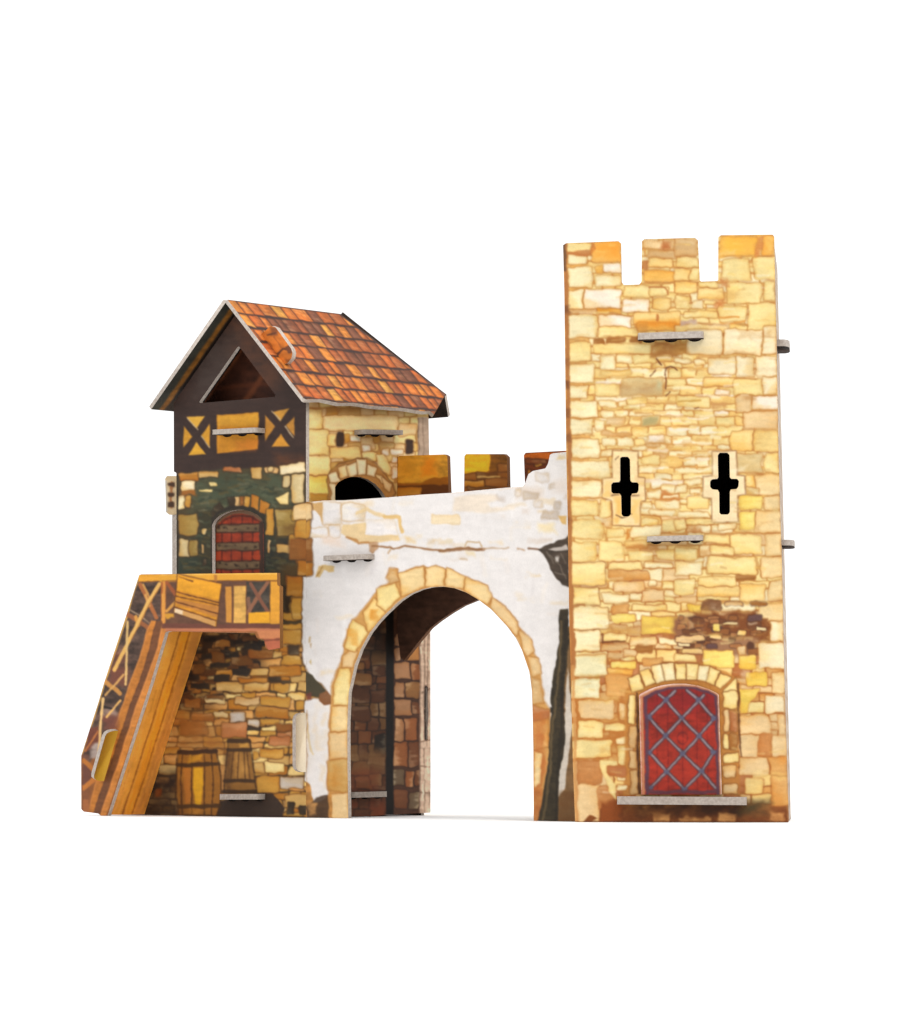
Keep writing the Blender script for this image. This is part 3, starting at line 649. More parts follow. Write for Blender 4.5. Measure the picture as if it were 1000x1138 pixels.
# side wall of the house, with the arched window; its lower part is the inside of the passage
def art_side(A):
    A.fill((214,160,86), .1)
    A.masonry(338, 445, 480, 560, (8, 15), (12, 26), 'eygGM', (150,96,46), oa=.6)
    A.frame(330, 450, 5.882)
    A.stones('70 28 160 160 y;170 70 660 170 h;70 165 210 325 y;70 338 222 455 y;225 277 415 350 g;75 462 205 620 yy;350 200 420 240 p;425 215 500 290 e;435 265 480 310 p;555 285 600 335 p;610 290 690 330 p;620 345 660 385 p;630 405 662 480 p;425 312 520 372 y;205 190 255 270 g;310 190 350 250 G;670 120 780 200 e;90 580 200 630 G', out=(166,108,54))
    A.polys('y 520 330 560 330 620 420 605 455 540 410', out=(166,108,54))
    A.poly([(205,630),(205,490),(225,440),(275,395),(330,375),(400,345),(450,348),(520,395),(570,450),(625,510),(640,580),(600,640)], (190,134,72), out=(110,70,40), ow=1.2, oa=.8)
    A.polys('q 215 462 255 442 278 500 226 510;h 275 415 320 395 332 460 286 478;q 326 402 385 375 386 450 340 462;q 390 355 450 360 440 450 400 452;q 464 396 520 415 500 466 458 452;h 518 460 556 470 570 500 555 505;e 560 480 620 520 610 560 580 540', out=(122,78,42), ow=1.2)
    A.stones('220 520 250 630 q', out=(122,78,42))
    for q in ((258,182,305,268),(710,230,755,316)): A.box(*q, (66,46,34), out=(110,70,40), oa=.6)
    A.rect(70, 0, 800, 60, (150,96,44), a=.4, soft=4)  # shade below the eave painted on as a brown strip
    A.poly([(790,80),(866,80),(866,420),(790,420)], (186,160,138), warp=.3, var=.1)
    A.stroke([(792,90),(792,400)], 1.4, (120,92,70), .8); A.stroke([(825,90),(828,400)], 1.1, (130,104,84), .7)
    # passage
    A.frame(370, 680, 4.84)
    A.rect(-160, -640, 620, 1200, (58,32,20), a=0, soft=1)
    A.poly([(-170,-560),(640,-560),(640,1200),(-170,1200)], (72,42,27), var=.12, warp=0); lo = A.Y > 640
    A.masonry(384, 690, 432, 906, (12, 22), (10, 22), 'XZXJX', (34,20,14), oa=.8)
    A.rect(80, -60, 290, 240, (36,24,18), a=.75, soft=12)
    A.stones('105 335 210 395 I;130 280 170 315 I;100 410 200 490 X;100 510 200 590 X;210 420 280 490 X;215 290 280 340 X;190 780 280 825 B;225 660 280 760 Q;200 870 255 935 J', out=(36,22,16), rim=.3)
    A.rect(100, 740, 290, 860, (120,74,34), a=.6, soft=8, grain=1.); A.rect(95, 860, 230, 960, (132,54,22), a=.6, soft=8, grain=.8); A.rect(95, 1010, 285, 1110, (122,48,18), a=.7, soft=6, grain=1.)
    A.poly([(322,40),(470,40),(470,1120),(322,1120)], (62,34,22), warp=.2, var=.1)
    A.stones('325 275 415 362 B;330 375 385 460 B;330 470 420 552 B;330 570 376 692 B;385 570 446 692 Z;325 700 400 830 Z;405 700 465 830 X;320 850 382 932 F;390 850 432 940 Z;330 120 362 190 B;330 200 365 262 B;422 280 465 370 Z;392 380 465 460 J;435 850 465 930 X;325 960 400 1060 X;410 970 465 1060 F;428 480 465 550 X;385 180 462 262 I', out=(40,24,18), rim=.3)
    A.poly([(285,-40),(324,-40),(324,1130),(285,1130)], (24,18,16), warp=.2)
    A.poly([(466,60),(530,60),(530,1130),(466,1130)], (164,136,118), warp=.3, var=.14)
    for q in ([(468,80),(468,1100)], [(492,80),(490,420)], [(492,700),(494,1080)], [(512,100),(508,400)], [(466,830),(530,835)], [(466,970),(530,972)], [(470,700),(525,690)], [(470,440),(524,410)]): A.stroke(q, 1.3, (92,66,52), .8, warp=.6)
    for _ in range(30):
        x = A.R.uniform(470, 522); y = A.R.uniform(80, 1080)
        A.stroke([(x, y), (x, y + A.R.uniform(20, 70))], 1.2, A.R.choice([(205,182,164),(120,94,78),(150,122,104)]), .7)
    A.box(492, 400, 509, 690, (30,20,16), out=(90,66,54), warp=.5)  # dark of the slit painted on around its cut
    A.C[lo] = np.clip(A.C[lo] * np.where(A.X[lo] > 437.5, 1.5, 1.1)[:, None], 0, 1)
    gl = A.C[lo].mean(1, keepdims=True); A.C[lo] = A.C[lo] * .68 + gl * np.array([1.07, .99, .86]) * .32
s_out = [(338.6,449), (400,453), (477.4,466.5), (478.2,700), (478.4,903), SP.gnd(400), SP.gnd(338.6)]
s_out[0] = tuple(proj(O + US * (T + .3) - NS * .8 + UP * (roofz(tR) - 6))[0])
s_out[1] = tuple(proj(O + US * 203 - NS * .8 + UP * (roofz(tR) - 6))[0]); s_out[2] = (478.2, 600)
s_out[6] = tuple(proj(O + US * (T + .3) - NS * .8)[0])
win = [(372.3,556),(372.3,541),(376,536),(383,532),(391,529.8),(400,530),(409,532.8),(417,538),(424,545.5),(428,552),(428,557)]
slit = [(473,764),(474.6,764),(475.2,786),(476.2,790),(475.8,800),(475,803),(474.8,823),(473.4,823),(473,803),(471.6,799),(471.8,788),(473,785)]
back = SP.off(-T - .5).to3([(466,750),(478,750),(478,840),(466,840)])  # dark plate added behind the slit, standing in for the shade inside
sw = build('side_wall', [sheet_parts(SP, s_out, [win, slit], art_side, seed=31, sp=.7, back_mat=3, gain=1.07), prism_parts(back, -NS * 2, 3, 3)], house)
sw['label'] = 'cream stone side wall with an arched window above the passage'

tab('slot_tab', FP, 234.5, 284, 477.6, 475, 5.6, 15, house, label='pale board tab under the triangular opening')
tab('slot_tab', SP, 404.5, 449.5, 477, 478, 5.4, 15, house, lugs=True)
tab('slot_tab', FP, 242.5, 285.5, 882.5, 882.3, 6.2, 13, house)
tab('slot_tab', SP, 392.5, 431.5, 880.4, 879.4, 6.2, 10, house)
# upright tongue of the side wall that comes out through the front sheet
def rounded(a, b, dirv, p, r=4.0):
    """outline of a tongue: base from a to b, pushed out along dirv by p"""
    L = np.linalg.norm(b - a); u = (b - a) / L
    pr = [(0, -4), (0, p * .35), (L * .02, p * .7), (L * .06, p * .93), (L * .12, p), (L * .88, p), (L * .94, p * .93), (L * .98, p * .7), (L, p * .35), (L, -4)]
    return [a + u * s_ + dirv * w_ for s_, w_ in pr]
a, b = FP.to3([(339.8, 792), (339.8, 858)])
build('slot_tab', [prism_parts(rounded(a, b, NF, 16), -NS * T, cap=0, side=1, col=(255,240,212))], house)['label'] = 'cream rounded upright tab at the corner'
# notched tongue at the left edge
def art_lt(A):
    A.fill((206,180,140), .1); A.frame(180, 510, 5.882)
    A.stroke([(62,150),(62,320)], 3, (150,90,44), .8)
    for y in (168, 235, 302): A.box(38, y - 16, 82, y + 14, (70,46,30), warp=1.2)
    A.stroke([(28,140),(26,340)], 2, (190,186,180), .9)
build('slot_tab', [sheet_parts(FP.off(-8), [(183.5,532),(185.5,529),(199,529),(199,572),(188,572),(184.5,569)], [], art_lt, seed=33)], house)['label'] = 'notched tab sticking out of the left edge'

# ------------------------------------------------------------------ roof
KR = US                                            # ridge direction
e_r = nrm(UF * (tr_ - ta) + UP * (zr - za)); e_l = nrm(UF * (tl_ - ta) + UP * (zl - za))
nR = nrm(np.cross(e_r, KR)); nR = nR if nR[2] > 0 else -nR
nL = nrm(np.cross(e_l, KR)); nL = nL if nL[2] > 0 else -nL
RR = UV(ap, KR, e_r, nR)
RPl = Plane(ap, nR)
LR = np.linalg.norm(er - ap); LL = np.linalg.norm(el - ap)
def ruv(pts): P = RPl.to3(pts) - ap; return [(float(p @ KR), float(p @ e_r)) for p in P]
def art_roof(A):
    A.fill((74,48,38), .12)
    X, Y = A.X, A.Y; A.wx *= .8; A.wy *= .8
    rows = 7; rh = LR / rows
    for r in range(-1, rows + 1):
        x = -20 + A.R.uniform(-8, 0)
        while x < 300:
            wd = A.R.uniform(11.5, 19) * (1.25 if r < 1 else 1)
            v = A.R.random(); mid = .5 + .5 * math.sin((x + 20) / 60.0)
            brown = (.72 if 1 <= r <= 3 and x > 50 else .32) + (.12 if x > 100 and r < 5 else 0)
            if x < 30: brown = .06
            if r >= 5: brown = min(brown, .28)
            if v < brown: c = A.R.choice([(160,90,54), (142,84,56), (176,98,52), (134,82,58), (166,92,50), (188,104,50)])
            else: c = A.R.choice([(222,138,56), (214,122,50), (202,108,48), (220,144,60), (212,128,54), (226,158,68), (196,102,46), (208,116,46)])
            y0 = r * rh + A.R.uniform(-1.2, 1.2) - (x * .01)
            q = np.array([(x + 1.3, y0 + 2.6), (x + wd - 1.3, y0 + 2.0), (x + wd - 1.0, y0 + rh - 1.6 + A.R.uniform(-1.5, 1.5)), (x + 1.0, y0 + rh - 2.2 + A.R.uniform(-1.5, 1.5))])
            A.poly(q, c, raw=True, soft=1.0, rim=.6, var=.2, warp=1., r=.4)
            A.stroke([(x + wd * .75, y0 + 3), (x + wd * .8, y0 + rh * .8)], 2.5, tuple(np.array(c) * .74), .45, raw=True)
            A.stroke([(x + wd * .3, y0 + 3), (x + wd * .35, y0 + rh * .8)], 3, tuple(np.clip(np.array(c) * 1.12 + 6, 0, 255)), .5, raw=True)
            x += wd
        A.stroke([(-20, (r + 1) * rh), (300, (r + 1) * rh - 3)], 2.6, (58,38,34), .75, raw=True)
    A.stroke([(rear[0][0], 0), rear[1]], 7, (70,50,46), .9, raw=True); A.stroke([rear[1], rear[2]], 2, (120,70,40), .6, raw=True)
rear = ruv([(378.5,355.5),(493,441),(480,464)])
eave = []
for i, x in enumerate(np.linspace(rear[2][0] - 2, 2, 17)):
    eave.append((float(x), LR + (0, 1.2, 1.6, .6, -.6)[i % 5] + .8 * math.sin(i * 1.7)))
r_out = [(0, 0), (rear[0][0], 0), rear[1], rear[2]] + eave + [(0, LR)]
roof = build('roof', [sheet_parts(UV(ap + nR * 4.6, KR, e_r, nR), r_out, [], art_roof, seed=41, sp=1.0, th=4.6)], house)
# left slope, printed on its underside
def art_under(A):
    A.fill((58,56,48), .14)
    A.stroke([(0, 20), (240, 20)], 1, (0,0,0), 0, raw=True)
    A.poly([(12.5,0),(21,0),(21,LL),(12.5,LL)], (140,90,34), raw=True, warp=.5, var=.25, soft=1.2); A.poly([(21,0),(260,0),(260,LL),(21,LL)], (48,36,30), raw=True, warp=.4)
p1 = sheet_parts(UV(ap, KR, e_l, -nL), [(0,0),(rear[0][0],0),(rear[2][0] - 4,LL),(0,LL)], [], art_under, seed=42, sp=1.5, th=4.6, back_mat=2)
p2 = sheet_parts(UV(ap + nL * 4.9, KR, e_l, nL), [(0,0),(rear[0][0],0),(rear[2][0] - 4,LL),(0,LL)], [], art_roof, seed=43, sp=2.0, th=.25)
# rear hip panel
H1 = ap + nR * 4.6 + KR * (rear[0][0] + .5) - UP * .5
R1 = ap + nR * 4.6 + KR * rear[1][0] + e_r * rear[1][1]
nh = nrm(np.cross(R1 - H1, UF)); nh = nh if nh @ US > 0 else -nh
HPl = Plane(H1 + nh * .6, nh); H1 = HPl.o
H0, H2 = HPl.to3([(494.2, 440.8), (498, 463.5)])
ctr = O + UF * ta
def mirror(P): k = (P - ctr) @ UF; return P - UF * (2 * k)
hip = [H1, H0, H2, mirror(H2), mirror(H0)]
p3 = prism_parts(hip, nh * 4, cap=2, side=[2, 1, 1, 1, 2], cap2=2)
lr = build('roof', [p1, p2, p3], house); lr.name = 'roof_back'
roof['label'] = 'orange tiled roof slope'; lr['label'] = 'far roof slope with brown underside'
# tongue through the roof, parallel to the gable
rp = RPl.off(4.6).to3([(292, 372.5), (307.8, 395)]); sdep = float(np.mean([(p - O) @ US for p in rp]))
TQ = FP.off(-sdep)
def art_rt(A):
    A.fill((212,120,48), .16); A.frame(240, 330, 7.692)
    A.poly([(455,262),(520,262),(520,330),(470,335)], (150,86,50), soft=1.5); A.stroke([(440,385),(520,490)], 1.3, (150,84,44), .8); A.stroke([(490,345),(570,450)], 1.3, (164,90,44), .8)
    A.stroke([(440,330),(500,310)], 2.2, (96,60,46), .8); A.stroke([(500,525),(580,450),(650,450)], 2.6, (92,58,46), .9); A.poly([(595,430),(640,405),(660,480),(625,490)], (120,72,50))
    A.rect(600, 545, 660, 600, (84,48,34), a=.9, soft=2)
build('slot_tab', [sheet_parts(TQ, [(289,372),(294.5,368),(298.5,364),(302,362.3),(306.5,364),(323.5,387.5),(325,392),(324,398),(319,404),(313,404.5),(300,392)], [], art_rt, seed=44, sp=.6, th=6)], house)['label'] = 'curved tab through the roof'

# ------------------------------------------------------------------ GATE WALL
arch = [FP.gnd(387), (386.2,850), (386,804), (387.5,769), (394,740), (401,721), (411,703), (420,691.5), (430,681), (444,668), (456,660), (468,655), (480,652.3), (492,651.8), (505,653.6), (518,658.4), (531,666), (546,677.5), (563,695.5), (573,709), (580,722.5), (588,746), (591,768), (592,800), (592.6,837), FP.gnd(593)]
def art_gate(A):
    A.fill((238,232,228), .03)
    for _ in range(120):
        x = A.R.uniform(345, 640); y = A.R.uniform(545, 900); l = A.R.uniform(8, 30)
        A.stroke([(x, y), (x + A.R.uniform(-6, 6), y + l)], A.R.uniform(2, 6), A.R.choice([(246,241,238),(230,223,220),(240,230,222),(244,234,222),(226,218,216)]), .45, soft=1.6, raw=True)
    for _ in range(60):
        x = A.R.uniform(345, 630); y = A.R.uniform(548, 620) if A.R.random() < .6 else A.R.uniform(620, 760); l = A.R.uniform(5, 28); h = A.R.uniform(2, 8)
        A.rect(x, y, x + l, y + h, A.R.choice([(238,216,182),(232,206,166),(244,228,204),(226,210,196)]), a=A.R.uniform(.15, .55), soft=2, grain=1.3)
    for _ in range(14):
        x = A.R.uniform(345, 368); y = A.R.uniform(780, 880)
        A.rect(x, y, x + A.R.uniform(3, 8), y + A.R.uniform(6, 20), (238,214,180), a=A.R.uniform(.2, .5), soft=2.5)
    A.frame(330, 540, 6.667)
    A.rect(40, 110, 560, 160, (240,216,180), a=.4, soft=3)
    A.stones('190 125 330 285 w;345 135 500 250 w;85 310 220 385 w;235 300 320 385 w', out=(196,150,96), oa=.6, rim=.05)
    A.poly([(40,115),(190,125),(185,285),(170,230),(130,180),(80,190),(60,300),(60,250)], (206,156,88), a=.85)
    A.poly([(340,290),(510,265),(510,340),(740,360),(760,400),(600,420),(530,430),(430,420),(370,380),(325,350)], (238,204,146), a=.85)
    A.stones('510 255 735 365 w', out=(220,180,120), oa=.35, rim=.05)
    A.stroke([(440,200),(520,170),(540,190),(640,225)], 4, (236,204,150), .8); A.stroke([(650,235),(760,230),(780,340)], 4, (228,184,110), .85)
    A.stroke([(365,378),(430,400),(450,425),(530,420)], 2.6, (190,132,72), .85)
    A.poly([(540,425),(600,425),(600,460),(560,500),(540,480)], (206,164,124), out=(168,112,64), oa=.8)
    A.rect(190, 390, 350, 440, (244,222,204), a=.8, soft=5); A.stroke([(680,500),(700,460)], 2.5, (206,170,130), .8); A.rect(800, 390, 880, 430, (236,206,156), a=.8, soft=3)
    A.poly([(140,660),(160,590),(210,580),(285,600),(280,640),(240,640),(200,620),(170,675)], (222,182,110), a=.85); A.stroke([(145,670),(190,590)], 1.6, (170,120,60), .7)
    A.frame(470, 490, 5.882)
    A.poly([(200,370),(300,350),(480,350),(500,380),(420,400),(440,430),(600,430),(590,450),(400,470),(200,460)], (242,222,196), a=.7, soft=2)
    A.stones('55 480 245 550 h', out=None, a=.6); A.rect(600, 300, 780, 380, (232,216,200), a=.7, soft=4); A.rect(470, 345, 525, 385, (206,190,176), a=.7, soft=2)
    A.stones('650 335 760 385 N;775 460 890 510 N;730 395 780 440 w;855 400 905 450 N;820 280 900 310 N;735 210 820 270 w;600 310 640 360 w', out=(190,170,150), oa=.45, a=.6)
    A.rect(765, 540, 860, 590, (248,228,186), a=.8, soft=4); A.rect(840, 260, 930, 340, (238,226,216), a=.7, soft=4); A.poly([(890,490),(940,490),(940,545),(910,540)], (226,180,104), a=.9); A.rect(880, 80, 935, 120, (226,196,140), a=.8, soft=3)
    crk = [(-330,690),(-220,695),(-190,712),(-120,690),(0,705),(110,715),(200,705),(280,700),(410,706)]
    A.stroke(crk, 2.2, (158,112,72), .9); A.stroke([(110,720),(260,708),(400,708)], 3.2, (140,94,56), .8); A.stroke([(400,706),(560,700)], 1.8, (196,166,136), .8); A.stroke([(620,705),(660,712)], 2, (190,156,126), .8); A.stroke([(690,702),(770,708)], 2.4, (128,94,70), .9)
    A.stroke([(280,690),(290,660),(370,660),(390,690)], 1.6, (196,160,116), .8); A.rect(25, 650, 80, 672, (214,186,146), a=.7, soft=2); A.rect(150, 650, 200, 668, (228,214,186), a=.7, soft=2); A.rect(285, 720, 345, 750, (236,216,180), a=.8, soft=2); A.stroke([(245,770),(285,775)], 2, (206,180,150), .8)
    A.poly([(755,710),(850,670),(880,640),(925,635),(960,600),(960,960),(900,940),(840,870),(815,800),(790,740)], (76,63,52), warp=1.6, var=.16)
    A.poly([(820,715),(935,680),(945,715),(860,725)], (214,202,192), a=.9); A.rect(865, 765, 890, 795, (206,196,186), a=.9, soft=1.2)
    for q in ([(830,750),(900,820),(930,900)], [(860,860),(930,880)], [(810,730),(850,800)], [(900,740),(935,800)]): A.stroke(q, 1.5, (120,106,92), .8)
    # ring of arch stones
    out = (176,116,54)
    ring = [(366,912),(365,845),(366,800),(369,760),(379,735),(384,712),(394,688),(407,672),(425,652),(443,642),(452,634),(470,630),(490,632),(512,640),(532,650),(547,664),(565,682),(585,708),(596,730),(602,755),(606,780),(612,800),(612,912)]
    A.frame(0, 0, 1)
    A.poly([(int(a), b) for a, b in ring] + list(reversed(arch)), (216,160,88), warp=1.2, out=(190,134,74), ow=1.2, oa=.7)
    A.polys('e 367 911 367 884 386 882 387 911;M 365 878 364 846 386 844 386 880;e 366 843 366 815 386 813 386 842;h 368 812 369 787 386 785 386 811;y 371 783 372 760 378 744 388 743 387 770 386 783;e 381 741 381 729 389 722 396 724 392 741;y 384 720 392 690 404 697 408 703 394 723;g 405 680 416 666 426 675 427 682 409 701;y 420 655 438 649 444 663 428 678 420 671;t 430 642 433 632 441 633 442 645 434 648;h 443 638 470 631 472 651 447 662;h 474 632 484 629 494 634 492 651 474 651;h 497 632 516 641 514 654 496 651;h 518 642 541 652 546 662 542 671 517 656;e 548 665 561 675 574 692 577 702 574 706 546 675;e 578 702 590 711 593 724 587 729 581 718;e 588 730 597 732 601 748 592 752;t 591 754 601 758 604 780 592 782;v 592 784 609 790 610 800 592 800;s 593 802 609 800 610 830 594 832;t 593 834 602 838 601 872 594 876', out=out, ow=1.2, oa=.85, rim=.35)
    A.rect(594, 792, 606, 912, (196,112,52), a=.6, soft=2.5); A.rect(594, 880, 604, 914, (176,104,50), a=.7, soft=3); A.rect(388, 700, 397, 718, (226,150,50), a=.4, soft=2); A.rect(411, 676, 421, 690, (222,140,40), a=.5, soft=2); A.rect(369, 850, 384, 876, (200,134,54), a=.45, soft=3)
    A.polys('h 595 836 601 838 600 870 595 874', out=None)
    # pole and foot
    A.poly([(628,700),(640,690),(642,915),(608,915)], (128,92,52), a=.95, var=.15); A.poly([(632,742),(636,800),(628,878),(618,888)], (232,222,208), a=.9)
    A.rect(620, 880, 642, 915, (112,74,38), a=.8, soft=4)
    A.poly([(621,678),(631.5,677),(632,714),(629.5,748),(626,788),(628,827),(621,862),(620,914),(598,914),(605,876),(610,837),(612.4,797),(612,768),(616,743),(621,714)], (60,51,36), warp=.8, var=.2)
    A.stroke([(624,690),(621,750),(615,800),(611,860),(604,912)], 2.6, (112,92,60), .7); A.stroke([(629,690),(626,760),(622,830),(617,910)], 3.5, (44,37,28), .6)
    A.poly([(612,764),(615,766),(615,772),(612,772)], (50,42,32)); A.poly([(610.5,786),(614,787),(614,793),(611,792)], (50,42,32))
    # stones running along the corner with the house
    edge = [(336,552),(346,556),(345,575),(341,592),(347,622),(347,637),(341,640),(337,644),(337,735),(340,746),(346,752),(356,760),(362,768),(359,777),(349,776),(338,778),(336,778)]
    A.poly(edge, (178,124,60), warp=1.0, var=.18, out=(110,76,46), ow=1.1, oa=.6)
    A.poly([(338,745),(347,750),(362,768),(359,777),(346,774),(336,772)], (74,66,48), warp=1.); A.rect(339, 770, 345, 777, (120,60,50), a=.8, soft=1.5)
    
    A.stones('338 560 346 577 e;338 578 344 598 G;338 599 347 622 I;338 624 347 639 H;', out=(90,58,30))
    A.polys('B 356 772 363 769 367 774 367 782 360 784 356 780', out=None)
    A.poly([(345,716),(346.5,715),(346,720)], (180,140,90)); A.poly([(343,735),(345.5,733),(345,738)], (210,180,120)); A.stroke([(345,708),(344,714)], 2, (196,156,96), .7)
    A.poly([(336,868),(344,872),(349,892),(362,888),(368,878),(370,912),(336,912)], (190,132,66), warp=1.2, var=.18); A.poly([(340,898),(352,886),(364,884),(366,912),(340,912)], (70,50,36), a=.85, warp=1.4); A.rect(344, 892, 352, 906, (206,150,86), a=.8, soft=2)
    A.stroke([(340,795),(342,812),(347,838)], 2.2, (226,196,140), .7); A.stroke([(341,790),(340,868)], 1.4, (176,130,86), .7)
    A.stroke([(345,557),(400,553.5),(470,549.5),(582,540.5)], 1.5, (246,226,208), .8)
tE = t_of(650)
g_out = [(340.0,557.5),(345,557.8),(360,556.2),(382,556),(430,552.8),(470,549.6),(500,547.8),(562,542),(581,540.8),(583.5,537),(587,527),(592,523.4),(606,520.6),(609,515),(611,505.5),(614,503.8),(626,502.6),(648,500.5), FP.gnd(648)] + list(reversed(arch)) + [FP.gnd(340)]
gate = build('gate_wall', [sheet_parts(FP, g_out, [], art_gate, seed=51, skip_side=lambda p, q: abs(p[0] - 340) < .1 and abs(q[0] - 340) < .1)], castle)
gate['label'] = 'white plastered wall with a stone ringed archway'
tab('slot_tab', FP, 357.5, 407, 617.6, 615.6, 5.6, 13, gate)
# rear parapet with battlements over the back arch
def art_rear(A):
    A.fill((92,64,50), .22)
    A.rect(436, 495, 660, 575, (150,86,26), a=.95, soft=4, grain=.3)
    A.frame(470, 490, 5.882)
    A.poly([(-170,70),(170,70),(170,280),(-170,270)], (206,142,44), var=.2); A.rect(0, 90, 90, 230, (214,118,20), a=.6, soft=6); A.rect(-150, 100, -20, 230, (190,124,30), a=.5, soft=8)
    A.poly([(-60,285),(0,270),(60,240),(170,230),(170,290),(-60,300)], (150,86,20), warp=1.5); A.poly([(-170,290),(170,285),(170,400),(-170,400)], (96,52,20), warp=1.2); A.stones('-170 300 -20 360 H', out=(90,50,20))
    A.poly([(262,80),(430,80),(440,190),(410,205),(262,208)], (226,166,34), var=.12, warp=1.3); A.poly([(432,70),(560,70),(560,205),(440,200)], (122,74,22), var=.2, warp=1.3)
    A.stones('262 215 350 255 I;350 210 480 255 J;490 150 556 200 I;262 260 400 300 H;410 250 556 300 I;300 305 480 330 J', out=(70,40,18)); A.stroke([(355,236),(500,238)], 1.6, (206,160,90), .9)
    A.poly([(650,70),(960,50),(960,120),(650,118)], (196,96,20), var=.15); A.poly([(660,118),(960,118),(960,320),(650,330)], (104,48,16), var=.25); A.stones('720 135 770 165 G;680 190 700 260 H;665 125 800 150 Z', out=(60,30,14))
    A.frame(0, 0, 1); A.stroke([(582,503),(626,501)], 1.6, (70,40,26), .8)
r_out = [(441.5,508),(444,506.6),(494,505),(497,507),(498.4,545),(500,562),(515,562),(515.6,545),(516,507),(518,504.6),(560,504.6),(563.4,508),(564,540),(566,560),(583,560),(583.4,540),(582,506),(584,503.2),(626,501),(655,500),(655,668),(620,657),(585,653),(560,656),(545,660.5),(531,666.5),(515,673),(501.6,680.8),(488,690),(478,698),(464.6,714),(449,734),(445,731),(441.5,702)]
rearw = build('rear_parapet', [sheet_parts(RP, r_out, [], art_rear, seed=61, gain=1.18, side_mat=lambda p, q: 1 if max(p[0], q[0]) < 462 and min(p[1], q[1]) > 690 else 0)], castle)
rearw['label'] = 'orange and brown rear battlement over the back arch'
# walkway joining gate wall and rear parapet
zk = FP.to3([(470, 575)])[0][2]
wk = [O + UF * 6 - NF * 5.5, O + UF * 352 - NF * 5.5, O + UF * 352 - NF * 149, O + UF * 6 - NF * 149]
wk = [p + UP * zk for p in wk]
build('walkway', [prism_parts(wk, V3(0, 0, -T), 2, 2)], castle)

